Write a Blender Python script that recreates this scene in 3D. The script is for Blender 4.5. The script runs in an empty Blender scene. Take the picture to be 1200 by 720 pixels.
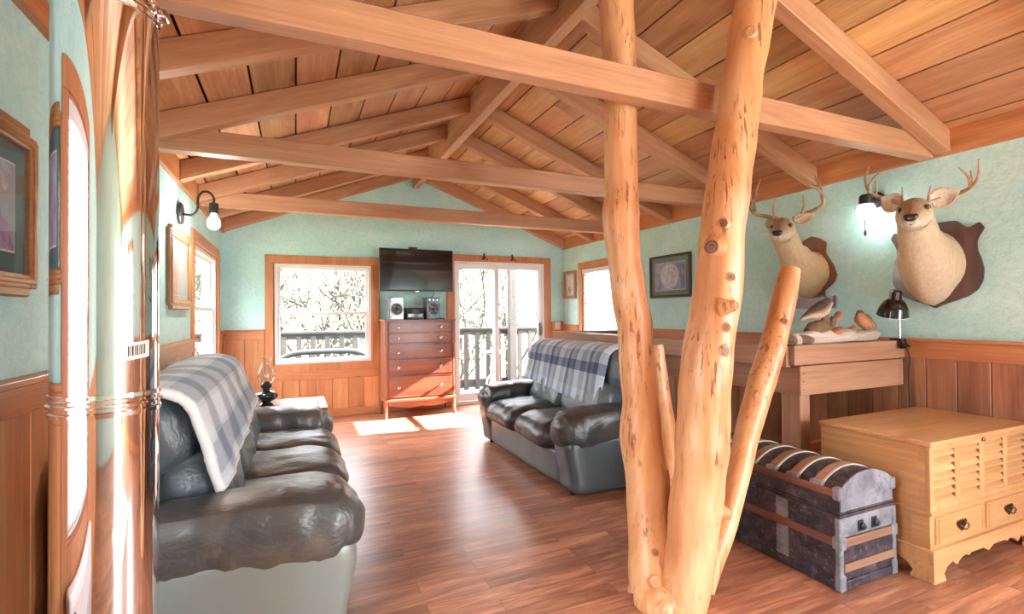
import bpy, bmesh, math, random
from mathutils import Vector, Matrix, Euler, noise
random.seed(7)
SC = bpy.context.scene
COL = SC.collection
R = math.radians

# ------------------------------------------------------------------ camera
CAM_F, CAM_YAW, CAM_PITCH, CAM_ROLL, CAM_H = 578.72, 0.4124, 0.0129, -0.0091, 1.33
_fw = Vector((math.sin(CAM_YAW)*math.cos(CAM_PITCH), math.cos(CAM_YAW)*math.cos(CAM_PITCH), math.sin(CAM_PITCH)))
_r0 = Vector((math.cos(CAM_YAW), -math.sin(CAM_YAW), 0)); _u0 = _r0.cross(_fw)
_rt = math.cos(CAM_ROLL)*_r0 + math.sin(CAM_ROLL)*_u0
_up = -math.sin(CAM_ROLL)*_r0 + math.cos(CAM_ROLL)*_u0
CP = Vector((0, 0, CAM_H))
cd = bpy.data.cameras.new('camera'); cam = bpy.data.objects.new('camera', cd); COL.objects.link(cam)
cd.sensor_width = 36; cd.lens = CAM_F/1200*36; cd.clip_start = .05; cd.clip_end = 200
m = Matrix((_rt, _up, -_fw)).transposed().to_4x4(); m.translation = CP; cam.matrix_world = m
SC.camera = cam

def at(px, py, **k):
    """the place seen at a point of the photograph, on a plane x=, y= or z="""
    d = _fw + _rt*((px-600)/CAM_F) + _up*((360-py)/CAM_F)
    (a, v), = k.items(); i = 'xyz'.index(a)
    return CP + d*((v-CP[i])/d[i])

# ------------------------------------------------------------------ light and exposure
SC.view_settings.view_transform = 'Standard'; SC.view_settings.look = 'None'
SC.view_settings.gamma = 1; SC.view_settings.use_curve_mapping = False
SC.view_settings.exposure = 1.0
SC.cycles.use_denoising = True
SC.cycles.max_bounces = 10; SC.cycles.diffuse_bounces = 6; SC.cycles.glossy_bounces = 5
SC.cycles.transparent_max_bounces = 16
SC.cycles.sample_clamp_indirect = 6
SC.cycles.caustics_reflective = False; SC.cycles.caustics_refractive = False
W = bpy.data.worlds.new('sky'); SC.world = W; W.use_nodes = True
_wt = W.node_tree; bg = _wt.nodes['Background']; bg.inputs[0].default_value = (.90, .95, 1, 1)
# bright hazy sky: strongest overhead, paler towards the horizon, dim ground
_tc = _wt.nodes.new('ShaderNodeTexCoord'); _sp = _wt.nodes.new('ShaderNodeSeparateXYZ'); _rp = _wt.nodes.new('ShaderNodeValToRGB'); _ml = _wt.nodes.new('ShaderNodeMath'); _ml.operation = 'MULTIPLY_ADD'
_wt.links.new(_tc.outputs['Generated'], _sp.inputs[0]); _ml.inputs[1].default_value = .5; _ml.inputs[2].default_value = .5; _wt.links.new(_sp.outputs[2], _ml.inputs[0]); _wt.links.new(_ml.outputs[0], _rp.inputs[0])
SKY = [(.46, 1.0), (.515, 1.7), (.58, 5.), (.70, 11.), (.9, 15.)]
while len(_rp.color_ramp.elements) < len(SKY): _rp.color_ramp.elements.new(.5)
for _e, (_p, _v) in zip(_rp.color_ramp.elements, SKY): _e.position = _p; _e.color = (_v, _v, _v, 1)
_wt.links.new(_rp.outputs[0], bg.inputs[1])
SUN_DIR = Vector((-1, .09, -.57)).normalized()
sl = bpy.data.lights.new('sun', 'SUN'); sl.energy = 70; sl.angle = R(.6); sl.color = (1, .97, .93)
so = bpy.data.objects.new('sun', sl); COL.objects.link(so); so.rotation_euler = SUN_DIR.to_track_quat('-Z', 'Y').to_euler()
def area(name, loc, rot, sx, sy, power, col=(1, 1, 1)):
    l = bpy.data.lights.new(name, 'AREA'); l.shape = 'RECTANGLE'; l.size = sx; l.size_y = sy; l.energy = power; l.color = col
    o = bpy.data.objects.new(name, l); COL.objects.link(o); o.location = loc; o.rotation_euler = rot; return o
# area lamps: fill from an added rear opening, daylight at the near side windows
area('rear_fill', (2.95, -2.58, 1.08), (R(90), 0, 0), 1.4, 1.9, 75, (.88, .94, 1))
area('right_window_daylight', (4.05, -.40, 1.5), (R(90), 0, R(90)), .95, .95, 60, (.88, .94, 1))
area('near_window_daylight', (-.95, 1.06, 1.33), (R(90), 0, R(-90)), .72, 1.3, 45, (.88, .94, 1))

# ------------------------------------------------------------------ mesh helpers
class MB:
    def __init__(s): s.bm = bmesh.new()
    def _add(s, verts, faces, mi=0, sm=False):
        vs = [s.bm.verts.new(v) for v in verts]
        for f in faces:
            try:
                F = s.bm.faces.new([vs[i] for i in f]); F.material_index = mi; F.smooth = sm
            except ValueError: pass
        return vs
    def box(s, x0, y0, z0, x1, y1, z1, bev=0, mi=0, rot=None, seg=1):
        b = bmesh.new(); bmesh.ops.create_cube(b, size=1)
        c = Vector(((x0+x1)/2, (y0+y1)/2, (z0+z1)/2)); d = (abs(x1-x0), abs(y1-y0), abs(z1-z0))
        for v in b.verts: v.co = Vector((v.co.x*d[0], v.co.y*d[1], v.co.z*d[2]))
        if bev > 0:
            bmesh.ops.bevel(b, geom=list(b.edges), offset=min(bev, min(d)*.45), segments=seg, affect='EDGES', profile=.5)
        M = Matrix.Translation(c) @ (rot.to_matrix().to_4x4() if rot else Matrix())
        s.merge(b, M, mi)
    def merge(s, b, M=Matrix(), mi=0, sm=None):
        b.verts.ensure_lookup_table(); b.verts.index_update()
        vs = [s.bm.verts.new(M @ v.co) for v in b.verts]
        for f in b.faces:
            try:
                F = s.bm.faces.new([vs[v.index] for v in f.verts]); F.material_index = mi; F.smooth = f.smooth if sm is None else sm
            except ValueError: pass
        b.free()
    def tube(s, pts, rad, n=10, cap=True, mi=0, nz=0, nsc=4, ell=None, sm=True):
        pts = [Vector(p) for p in pts]
        if not hasattr(rad, '__len__'): rad = [rad]*len(pts)
        up = None; rings = []
        for i, p in enumerate(pts):
            t = (pts[min(i+1, len(pts)-1)] - pts[max(i-1, 0)]).normalized()
            if up is None:
                a = Vector((0, 0, 1)) if abs(t.z) < .9 else Vector((1, 0, 0)); up = (a - t*a.dot(t)).normalized()
            else: up = (up - t*up.dot(t)).normalized()
            sd = t.cross(up); ring = []
            for k in range(n):
                an = 2*math.pi*k/n; d = sd*math.cos(an) + up*math.sin(an)*(ell if ell else 1)
                r = rad[i]
                if nz: r *= 1 + nz*noise.noise((p + d*rad[i])*nsc)
                ring.append(s.bm.verts.new(p + d*r))
            rings.append(ring)
        for a, b in zip(rings, rings[1:]):
            for k in range(n):
                F = s.bm.faces.new((a[k], a[(k+1) % n], b[(k+1) % n], b[k])); F.smooth = sm; F.material_index = mi
        if cap:
            for ring, fl in ((rings[0], True), (rings[-1], False)):
                F = s.bm.faces.new(ring[::-1] if fl else ring); F.material_index = mi
        return rings
    def lathe(s, prof, c=(0, 0, 0), n=20, mi=0, M=None, cap=True, sm=True):
        c = Vector(c); rings = []
        for r, z in prof:
            ring = []
            for k in range(n):
                a = 2*math.pi*k/n; v = Vector((r*math.cos(a), r*math.sin(a), z))
                if M is not None: v = M @ v
                ring.append(s.bm.verts.new(v + c))
            rings.append(ring)
        for a, b in zip(rings, rings[1:]):
            for k in range(n):
                F = s.bm.faces.new((a[k], a[(k+1) % n], b[(k+1) % n], b[k])); F.smooth = sm; F.material_index = mi
        if cap:
            for ring, fl in ((rings[0], True), (rings[-1], False)):
                if (ring[0].co-ring[n//2].co).length > 1e-5:
                    F = s.bm.faces.new(ring[::-1] if fl else ring); F.material_index = mi
    def prism(s, poly, axis, a, b, mi=0, bev=0):
        """polygon in the two other axes (order x,y,z without axis), swept from a to b"""
        def mk(u, v, w):
            return {'x': (w, u, v), 'y': (u, w, v), 'z': (u, v, w)}[axis]
        t = bmesh.new(); A = [t.verts.new(mk(u, v, a)) for u, v in poly]; B = [t.verts.new(mk(u, v, b)) for u, v in poly]
        n = len(poly); t.faces.new(A[::-1]); t.faces.new(B)
        for i in range(n): t.faces.new((A[i], A[(i+1) % n], B[(i+1) % n], B[i]))
        bmesh.ops.recalc_face_normals(t, faces=list(t.faces))
        if bev: bmesh.ops.bevel(t, geom=[e for e in t.edges], offset=bev, segments=2, affect='EDGES')
        s.merge(t, Matrix(), mi)
    def grid(s, fn, nu, nv, mi=0, thick=0, uv=False):
        V = [[s.bm.verts.new(fn(i/nu, j/nv)) for j in range(nv+1)] for i in range(nu+1)]
        lay = s.bm.loops.layers.uv.verify() if uv else None
        for i in range(nu):
            for j in range(nv):
                F = s.bm.faces.new((V[i][j], V[i+1][j], V[i+1][j+1], V[i][j+1])); F.smooth = True; F.material_index = mi
                if uv:
                    for l, (a, b) in zip(F.loops, ((i, j), (i+1, j), (i+1, j+1), (i, j+1))): l[lay].uv = (a/nu, b/nv)
        return V
    def cushion(s, c, h, rot=(0, 0, 0), k=4., n=18, wr=0, wsc=(6, 6, 6), seed=0, mi=0, shape=None):
        b = bmesh.new(); bmesh.ops.create_cube(b, size=2); bmesh.ops.subdivide_edges(b, edges=list(b.edges), cuts=n, use_grid_fill=True)
        M = Matrix.Translation(Vector(c)) @ Euler(rot).to_matrix().to_4x4()
        kk = k if hasattr(k, '__len__') else (k, k, k)
        for v in b.verts:
            p = v.co.copy(); q = Vector([math.sin(x*math.pi/2)*.35 + x*.65 for x in p]); K = sum(kk)/3
            L = (abs(q.x)**kk[0] + abs(q.y)**kk[1] + abs(q.z)**kk[2])**(1/K)
            q = q/L
            w = Vector((q.x*h[0], q.y*h[1], q.z*h[2]))
            if shape: w = shape(q, w)
            if wr:
                d = noise.noise(Vector((w.x*wsc[0]+seed, w.y*wsc[1]+seed*2.1, w.z*wsc[2])))
                d += .5*noise.noise(Vector((w.x*wsc[0]*2.3+seed*3, w.y*wsc[1]*2.3, w.z*wsc[2]*2.3)))
                w += q.normalized()*wr*d
            v.co = w
        for f in b.faces: f.smooth = True
        s.merge(b, M, mi)
    def loft(s, rings, cap=True, mi=0):
        R_ = [[s.bm.verts.new(p) for p in r] for r in rings]; n = len(R_[0])
        for a, b in zip(R_, R_[1:]):
            for k in range(n):
                F = s.bm.faces.new((a[k], a[(k+1) % n], b[(k+1) % n], b[k])); F.smooth = True; F.material_index = mi
        if cap:
            s.bm.faces.new(R_[0][::-1]); s.bm.faces.new(R_[-1])
        return R_
    def build(s, name, mat, parent=None, world=True, recalc=True, mods=()):
        off = Vector((0, 0, 0)); o = parent
        while o is not None and world: off += o.location; o = o.parent
        for v in s.bm.verts: v.co -= off
        if recalc: bmesh.ops.recalc_face_normals(s.bm, faces=list(s.bm.faces))
        for e in s.bm.edges:
            if len(e.link_faces) == 2 and e.calc_face_angle(0) > .7: e.smooth = False
        me = bpy.data.meshes.new(name); s.bm.to_mesh(me); s.bm.free()
        for mt in (mat if isinstance(mat, (list, tuple)) else [mat]): me.materials.append(mt)
        ob = bpy.data.objects.new(name, me); COL.objects.link(ob); ob.parent = parent
        return ob

def tag(o, label, cat, group=None):
    o['label'] = label; o['category'] = cat; o['kind'] = 'thing'
    if group: o['group'] = group
    return o
def ring4(a0, z0, a1, z1, w):
    return ((a0, z0, a0+w, z1), (a1-w, z0, a1, z1), (a0+w, z0, a1-w, z0+w), (a0+w, z1-w, a1-w, z1))
def thing(name, label, cat, loc=(0, 0, 0), group=None, rot=(0, 0, 0)):
    o = bpy.data.objects.new(name, None); COL.objects.link(o); o.location = loc; o.rotation_euler = rot
    o.empty_display_size = .05
    return tag(o, label, cat, group)
def struct(mb, name, mat, parent=None):
    o = mb.build(name, mat, parent)
    if parent is None: o['kind'] = 'structure'
    return o
def dup(o, parent=None):
    c = o.copy(); COL.objects.link(c); c.parent = parent
    for ch in list(o.children): dup(ch, c)
    return c
def recenter(o, loc):
    loc = Vector(loc)
    for v in o.data.vertices: v.co -= loc
    o.location = loc; return o
def spline(pts, n=8):
    P = [Vector(p) for p in pts]; out = []
    for i in range(len(P)-1):
        p0, p1, p2, p3 = P[max(i-1, 0)], P[i], P[i+1], P[min(i+2, len(P)-1)]
        for k in range(n):
            t = k/n
            out.append(.5*((2*p1)+(p2-p0)*t+(2*p0-5*p1+4*p2-p3)*t*t+(3*p1-p0-3*p2+p3)*t**3))
    out.append(P[-1]); return out
def lerps(vals, n=8):
    out = []
    for a, b in zip(vals, vals[1:]): out += [a+(b-a)*k/n for k in range(n)]
    return out+[vals[-1]]

# ------------------------------------------------------------------ materials
def srgb(r, g, b):
    f = lambda c: ((c/255+.055)/1.055)**2.4 if c/255 > .04045 else c/255/12.92
    return (f(r), f(g), f(b), 1)
class NT:
    def __init__(s, name):
        s.m = bpy.data.materials.new(name); s.m.use_nodes = True; s.t = s.m.node_tree
        s.b = s.t.nodes['Principled BSDF']; s.out = s.t.nodes['Material Output']
    def n(s, typ, **k):
        nd = s.t.nodes.new(typ)
        for a, v in k.items(): setattr(nd, a, v)
        return nd
    def l(s, a, b): s.t.links.new(a, b)
    def math(s, op, a, b=None, c=None):
        nd = s.n('ShaderNodeMath', operation=op)
        for i, v in enumerate((a, b, c)):
            if v is None: continue
            if isinstance(v, (int, float)): nd.inputs[i].default_value = v
            else: s.l(v, nd.inputs[i])
        return nd.outputs[0]
    def mix(s, fac, a, b, mode='MIX'):
        nd = s.n('ShaderNodeMix', data_type='RGBA', blend_type=mode)
        for i, v in ((0, fac), (6, a), (7, b)):
            if isinstance(v, (int, float)): nd.inputs[i].default_value = v
            elif isinstance(v, tuple): nd.inputs[i].default_value = v
            else: s.l(v, nd.inputs[i])
        return nd.outputs[2]
    def ramp(s, fac, stops, interp='LINEAR'):
        nd = s.n('ShaderNodeValToRGB'); cr = nd.color_ramp; cr.interpolation = interp
        while len(cr.elements) < len(stops): cr.elements.new(.5)
        for e, (p, c) in zip(cr.elements, stops): e.position = p; e.color = c if len(c) == 4 else (*c, 1)
        s.l(fac, nd.inputs[0]); return nd.outputs[0]
    def coord(s, scale, island=True, kind='Object'):
        tc = s.n('ShaderNodeTexCoord'); mp = s.n('ShaderNodeMapping'); mp.inputs['Scale'].default_value = scale
        v = tc.outputs[kind]
        if island:
            g = s.n('ShaderNodeNewGeometry'); cb = s.n('ShaderNodeCombineXYZ')
            for i, k in enumerate((31., 17., 53.)): s.l(s.math('MULTIPLY', g.outputs['Random Per Island'], k), cb.inputs[i])
            ad = s.n('ShaderNodeVectorMath', operation='ADD'); s.l(v, ad.inputs[0]); s.l(cb.outputs[0], ad.inputs[1]); v = ad.outputs[0]
        s.l(v, mp.inputs[0]); return mp.outputs[0]
    def noise(s, vec, scale=1, detail=4, rough=.55, dist=0):
        nd = s.n('ShaderNodeTexNoise'); s.l(vec, nd.inputs['Vector'])
        nd.inputs['Scale'].default_value = scale; nd.inputs['Detail'].default_value = detail
        nd.inputs['Roughness'].default_value = rough; nd.inputs['Distortion'].default_value = dist
        return nd.outputs['Fac']
    def bump(s, h, st=.2, dist=.01):
        nd = s.n('ShaderNodeBump'); nd.inputs['Strength'].default_value = st; nd.inputs['Distance'].default_value = dist
        s.l(h, nd.inputs['Height']); s.l(nd.outputs[0], s.b.inputs['Normal'])
    def set(s, **k):
        for a, v in k.items():
            inp = s.b.inputs[a.replace('_', ' ')]
            if isinstance(v, (int, float, tuple)): inp.default_value = v
            else: s.l(v, inp)
        return s.m
def flat(name, col, rough=.5, metal=0, coat=0, spec=.5):
    t = NT(name); v = t.noise(t.coord((9, 9, 9), False), 1, 3)
    c = t.mix(t.math('MULTIPLY', v, .25), col, tuple(x*.8 for x in col[:3])+(1,))
    return t.set(Base_Color=c, Roughness=rough, Metallic=metal, Coat_Weight=coat, Specular_IOR_Level=spec)
def desat(c, k=.11, v=.94):
    g = .3*c[0]+.59*c[1]+.11*c[2]
    return tuple((x+(g-x)*k)*v for x in c[:3])+(1,)
def wood(name, ca, cb, axis='X', s=1., rough=.45, var=.3, knots=.6, dark=None, coat=0., hue=.0):
    t = NT(name); i = 'XYZ'.index(axis); ca, cb = desat(ca), desat(cb)
    def sc(al, ac): v = [ac*s]*3; v[i] = al*s; return tuple(v)
    n1 = t.noise(t.coord(sc(.8, 7)), 1, 5, .6, 1.0)
    n2 = t.noise(t.coord(sc(2.5, 85)), 1, 3, .6, .3)
    c = t.ramp(n1, [(.3, cb), (.68, ca)])
    c = t.mix(1, c, t.ramp(n2, [(.25, (.80, .78, .76)), (.7, (1.08, 1.08, 1.08))]), 'MULTIPLY')
    g = t.n('ShaderNodeNewGeometry').outputs['Random Per Island']
    v = t.math('MULTIPLY_ADD', g, var, 1-var/2)
    hs = t.n('ShaderNodeHueSaturation'); t.l(c, hs.inputs['Color']); t.l(v, hs.inputs['Value'])
    if hue:
        r2 = t.math('FRACT', t.math('MULTIPLY', g, 7.31)); t.l(t.math('MULTIPLY_ADD', r2, -hue, .5+hue/2), hs.inputs['Hue'])
    c = hs.outputs[0]
    if knots:
        vo = t.n('ShaderNodeTexVoronoi', feature='F1'); t.l(t.coord(sc(1.3, 4.2)), vo.inputs['Vector']); vo.inputs['Scale'].default_value = 1.
        k = t.ramp(vo.outputs['Distance'], [(.03, (1, 1, 1)), (.11, (0, 0, 0))])
        c = t.mix(t.math('MULTIPLY', k, knots), c, dark or tuple(x*.25 for x in cb[:3])+(1,))
    t.bump(n2, .12, .004)
    return t.set(Base_Color=c, Roughness=rough, Coat_Weight=coat, Coat_Roughness=.15)

M = {}
CED_A, CED_B = srgb(222, 158, 102), srgb(196, 122, 70)
for ax in 'XYZ':
    M['beam'+ax] = wood('cedar_beam_'+ax.lower(), srgb(214, 160, 114), srgb(186, 126, 82), ax, 1, .5, .16, .35)
    M['board'+ax] = wood('cedar_board_'+ax.lower(), srgb(226, 158, 96), srgb(196, 118, 62), ax, 1, .42, .34, .7)
    M['trim'+ax] = wood('cedar_trim_'+ax.lower(), srgb(218, 146, 86), srgb(190, 112, 60), ax, 1, .4, .14, .6)
    M['rail'+ax] = wood('fir_rail_'+ax.lower(), srgb(194, 146, 112), srgb(166, 116, 84), ax, 1, .45, .15, .3)
    M['maple'+ax] = wood('maple_'+ax.lower(), srgb(220, 168, 108), srgb(196, 138, 80), ax, .8, .3, .06, 0, coat=.3)
    M['walnut'+ax] = wood('walnut_'+ax.lower(), srgb(170, 104, 72), srgb(132, 74, 50), ax, 1, .3, .08, 0, coat=.3)
    M['oak'+ax] = wood('oak_'+ax.lower(), srgb(200, 146, 90), srgb(164, 106, 58), ax, 1, .35, .1, 0)
    M['greywood'+ax] = wood('weathered_deck_wood_'+ax.lower(), srgb(70, 58, 54), srgb(44, 36, 35), ax, 1, .7, .2, .2)
M['plank'] = wood('cedar_ceiling_planks', srgb(228, 172, 116), srgb(192, 130, 78), 'Y', 1, .5, .5, .9, hue=.025)
M['dark_gap'] = flat('dark_gap', srgb(50, 26, 16), .9)
M['board_dark'] = wood('cedar_dark_board', srgb(190, 132, 88), srgb(138, 88, 58), 'Z', 1, .45, .5, 1., hue=.012)

def plaster():
    t = NT('teal_sponged_plaster'); co = t.coord((1, 1, 1), False)
    a = t.noise(co, 2.2, 5, .6, .4); b = t.noise(co, 26, 5, .65, .5); d = t.noise(co, 60, 3, .6)
    c = t.ramp(a, [(.3, srgb(180, 229, 230)), (.7, srgb(208, 243, 242))])
    c = t.mix(t.math('MULTIPLY', t.ramp(b, [(.40, (1, 1, 1)), (.56, (0, 0, 0))]), .22), c, srgb(142, 198, 196))
    sp = t.ramp(t.noise(co, 42, 4, .7, 1.2), [(.655, (0, 0, 0)), (.70, (1, 1, 1))])
    sp2 = t.ramp(t.noise(co, 3, 2), [(.45, (0, 0, 0)), (.62, (1, 1, 1))])
    c = t.mix(t.math('MULTIPLY', t.math('MULTIPLY', sp, sp2), .55), c, srgb(92, 128, 118))
    t.bump(t.math('ADD', b, t.math('MULTIPLY', d, .4)), .45, .012)
    return t.set(Base_Color=c, Roughness=.7, Specular_IOR_Level=.3)
M['teal'] = plaster()
def floor_mat():
    t = NT('reddish_laminate_planks'); tc = t.n('ShaderNodeTexCoord')
    br = t.n('ShaderNodeTexBrick'); t.l(tc.outputs['Object'], br.inputs['Vector'])
    br.offset = .37; br.offset_frequency = 2
    for k, v in (('Color1', (0, 0, 0, 1)), ('Color2', (1, 1, 1, 1)), ('Mortar', (.5, .5, .5, 1)), ('Scale', 1.), ('Mortar Size', .0012), ('Mortar Smooth', 0.), ('Bias', 0.), ('Brick Width', .86), ('Row Height', .098)):
        br.inputs[k].default_value = v
    wn = t.n('ShaderNodeTexWhiteNoise', noise_dimensions='1D'); t.l(br.outputs['Color'], wn.inputs['W'])
    cb = t.n('ShaderNodeCombineXYZ'); t.l(t.math('MULTIPLY', br.outputs['Color'], 23.), cb.inputs[0]); t.l(t.math('MULTIPLY', br.outputs['Color'], 61.), cb.inputs[1])
    ad = t.n('ShaderNodeVectorMath', operation='ADD'); t.l(tc.outputs['Object'], ad.inputs[0]); t.l(cb.outputs[0], ad.inputs[1])
    def mp(sc):
        m_ = t.n('ShaderNodeMapping'); m_.inputs['Scale'].default_value = sc; t.l(ad.outputs[0], m_.inputs[0]); return m_.outputs[0]
    n1 = t.noise(mp((1.6, 13, 1)), 1, 6, .65, 1.6); n2 = t.noise(mp((4, 110, 1)), 1, 3)
    c = t.ramp(n1, [(.28, srgb(124, 76, 60)), (.5, srgb(168, 112, 86)), (.72, srgb(204, 154, 122))])
    c = t.mix(1, c, t.ramp(n2, [(.3, (.84, .82, .80)), (.7, (1.05, 1.05, 1.05))]), 'MULTIPLY')
    hs = t.n('ShaderNodeHueSaturation'); t.l(c, hs.inputs['Color']); t.l(t.math('MULTIPLY_ADD', br.outputs['Color'], .5, .76), hs.inputs['Value'])
    c = t.mix(t.math('MULTIPLY', br.outputs['Fac'], .7), hs.outputs[0], srgb(70, 40, 34))
    return t.set(Base_Color=c, Roughness=t.math('MULTIPLY_ADD', n1, .14, .27), Coat_Weight=.12, Coat_Roughness=.2, Specular_IOR_Level=.5)
M['floor'] = floor_mat()
def leather(name, col, worn, amt, rough=.36, crease=1., sc=(5, 12, 8)):
    t = NT(name); co = t.coord((1, 1, 1), False)
    a = t.noise(co, 3.2, 5, .6, .8); g = t.noise(co, 170, 2)
    r1 = t.math('POWER', t.math('SUBTRACT', 1., t.math('ABSOLUTE', t.math('MULTIPLY_ADD', t.noise(t.coord(sc, False), 1, 3, .55, .9), 2.6, -1.3))), 3.)
    r2 = t.math('POWER', t.math('SUBTRACT', 1., t.math('ABSOLUTE', t.math('MULTIPLY_ADD', t.noise(t.coord(tuple(v*2.6 for v in sc), False), 1, 3, .6, .7), 2.6, -1.3))), 3.)
    c = t.mix(t.math('MULTIPLY', t.ramp(a, [(.46, (0, 0, 0)), (.70, (1, 1, 1))]), amt), col, worn)
    h = t.math('ADD', t.math('MULTIPLY', t.math('ADD', r1, t.math('MULTIPLY', r2, .4)), -crease), t.math('MULTIPLY', g, .05))
    t.bump(h, .22, .010)
    return t.set(Base_Color=c, Roughness=rough, Specular_IOR_Level=.65, Coat_Weight=.18, Coat_Roughness=.28)
M['leather_dark'] = leather('black_leather', srgb(52, 56, 60), srgb(84, 74, 66), .5, .34)
M['leather_slate'] = leather('slate_leather', srgb(78, 90, 96), srgb(96, 104, 106), .5, .36)
M['leather_seat'] = leather('grey_worn_leather', srgb(74, 72, 70), srgb(122, 112, 98), .6, .36)
M['leather_arm'] = leather('worn_arm_leather', srgb(74, 76, 77), srgb(132, 118, 98), .6, .36)
M['leather_panel'] = leather('smooth_grey_leather', srgb(128, 138, 134), srgb(140, 148, 142), .4, .3, .08)
M['leather_side'] = leather('dark_green_grey_leather', srgb(66, 74, 76), srgb(74, 82, 84), .3, .34, .12)
def plaid(name, nu, nv, warp, weft, lo, hi):
    t = NT(name); tc = t.n('ShaderNodeTexCoord'); sp = t.n('ShaderNodeSeparateXYZ'); t.l(tc.outputs['UV'], sp.inputs[0])
    g = lambda v: (v, v, v, 1)
    u = t.ramp(t.math('FRACT', t.math('MULTIPLY', sp.outputs[0], nu)), [(p, g(v)) for p, v in warp], 'CONSTANT')
    w = t.ramp(t.math('FRACT', t.math('MULTIPLY', sp.outputs[1], nv)), [(p, g(v)) for p, v in weft], 'CONSTANT')
    f = t.mix(1, u, w, 'MULTIPLY')
    nz = t.noise(t.coord((220, 220, 220), False), 1, 2)
    c = t.ramp(f, [(.3, lo), (.62, tuple((a*.5+b*.5) for a, b in zip(lo, hi))), (.95, hi)])
    c = t.mix(.25, c, t.ramp(nz, [(.3, (.5, .5, .5)), (.7, (1, 1, 1))]), 'MULTIPLY')
    t.bump(nz, .3, .004)
    return t.set(Base_Color=c, Roughness=.9, Sheen_Weight=.2)
M['plaid_sofa'] = plaid('buffalo_plaid_fleece', 5.2, 3.1, [(0, 1.), (.42, .85), (.5, .62), (.92, .85)], [(0, 1.), (.42, .85), (.5, .62), (.92, .85)], srgb(84, 118, 146), srgb(228, 242, 255))
M['plaid_love'] = plaid('blue_plaid_throw', 4.2, 2.2, [(0, 1.), (.24, .74), (.44, .92), (.56, .5), (.70, .78), (.86, .64)], [(0, .98), (.3, .74), (.52, .5), (.7, .88)], srgb(46, 78, 118), srgb(220, 238, 255))
M['fleece'] = flat('white_fleece_edge', srgb(226, 228, 228), .95)
M['white'] = flat('white_vinyl', srgb(232, 232, 236), .4)
M['blind'] = flat('white_blind_slat', srgb(240, 240, 240), .5)
M['plate'] = flat('white_switch_plate', srgb(235, 232, 226), .4)
M['black'] = flat('black_plastic', srgb(22, 22, 24), .35)
M['black_gloss'] = flat('black_gloss', srgb(12, 12, 14), .12, coat=.5)
M['iron'] = flat('dark_iron', srgb(58, 56, 56), .5, .6)
M['grey_plastic'] = flat('grey_plastic', srgb(98, 100, 108), .4)
M['silver'] = flat('silver_ring', srgb(190, 190, 195), .25, .9)
M['brass'] = flat('antique_brass', srgb(96, 78, 58), .35, .9)
M['paper'] = flat('white_paper', srgb(232, 230, 225), .8)
M['ink'] = flat('printed_ink', srgb(60, 58, 60), .8)
def chrome():
    t = NT('polished_stainless'); n = t.noise(t.coord((1.5, 1.5, .6), False), 1, 2)
    t.bump(n, .02, .02)
    return t.set(Base_Color=(.86, .86, .88, 1), Metallic=1., Roughness=.05)
M['chrome'] = chrome()
def glass(name, tint=(1, 1, 1, 1), k=1.):
    t = NT(name); tr = t.n('ShaderNodeBsdfTransparent'); tr.inputs[0].default_value = tint
    gl = t.n('ShaderNodeBsdfGlossy'); gl.inputs['Roughness'].default_value = .0
    g = t.n('ShaderNodeNewGeometry'); dt = t.n('ShaderNodeVectorMath', operation='DOT_PRODUCT'); t.l(g.outputs['Normal'], dt.inputs[0]); t.l(g.outputs['Incoming'], dt.inputs[1])
    q = t.math('SUBTRACT', 1., t.math('ABSOLUTE', dt.outputs['Value'])); fr = t.math('MULTIPLY_ADD', t.math('POWER', q, 5.), .96*k, .04*k)
    mx = t.n('ShaderNodeMixShader'); t.l(fr, mx.inputs[0]); t.l(tr.outputs[0], mx.inputs[1]); t.l(gl.outputs[0], mx.inputs[2])
    t.l(mx.outputs[0], t.out.inputs[0]); return t.m
M['glass'] = glass('window_glass')
M['pic_glass'] = glass('picture_glass', k=.8)
M['lamp_glass'] = glass('lamp_glass', (.96, .97, .97, 1), 1.6)
def emit(name, col, st):
    t = NT(name); e = t.n('ShaderNodeEmission'); e.inputs[0].default_value = col; e.inputs[1].default_value = st
    t.l(e.outputs[0], t.out.inputs[0]); return t.m
M['bulb'] = emit('lit_bulb', (1, .96, .9, 1), 5)
M['screen'] = flat('tv_screen', srgb(16, 16, 20), .1, coat=.3)

# ------------------------------------------------------------------ room shell
XL, XR, YB, YR, ZP = -.825, 3.918, 6.887, -2.6, 2.339
SL = .382; XM = (XL+XR)/2; DK = .155                 # roof slope, ridge line, rafter depth
def roof(x): return ZP + SL*(x-XL if x < XM else XR-x)
fl = MB(); fl.box(XL-.15, YR, -.12, XR+.15, YB+.15, 0); struct(fl, 'floor', M['floor'])

def wall_x(name, x0, x1, y0, y1, z1, holes, mat):
    """wall along y between x0 and x1, holes are (ya, yb, za, zb)"""
    b = MB(); ys = sorted({y0, y1, *[h[0] for h in holes], *[h[1] for h in holes]})
    for a, c in zip(ys, ys[1:]):
        hs = [h for h in holes if h[0] <= a+1e-6 and h[1] >= c-1e-6]
        if not hs: b.box(x0, a, 0, x1, c, z1)
        else:
            h = hs[0]
            if h[2] > 0: b.box(x0, a, 0, x1, c, h[2])
            b.box(x0, a, h[3], x1, c, z1)
    return struct(b, name, mat)
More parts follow.
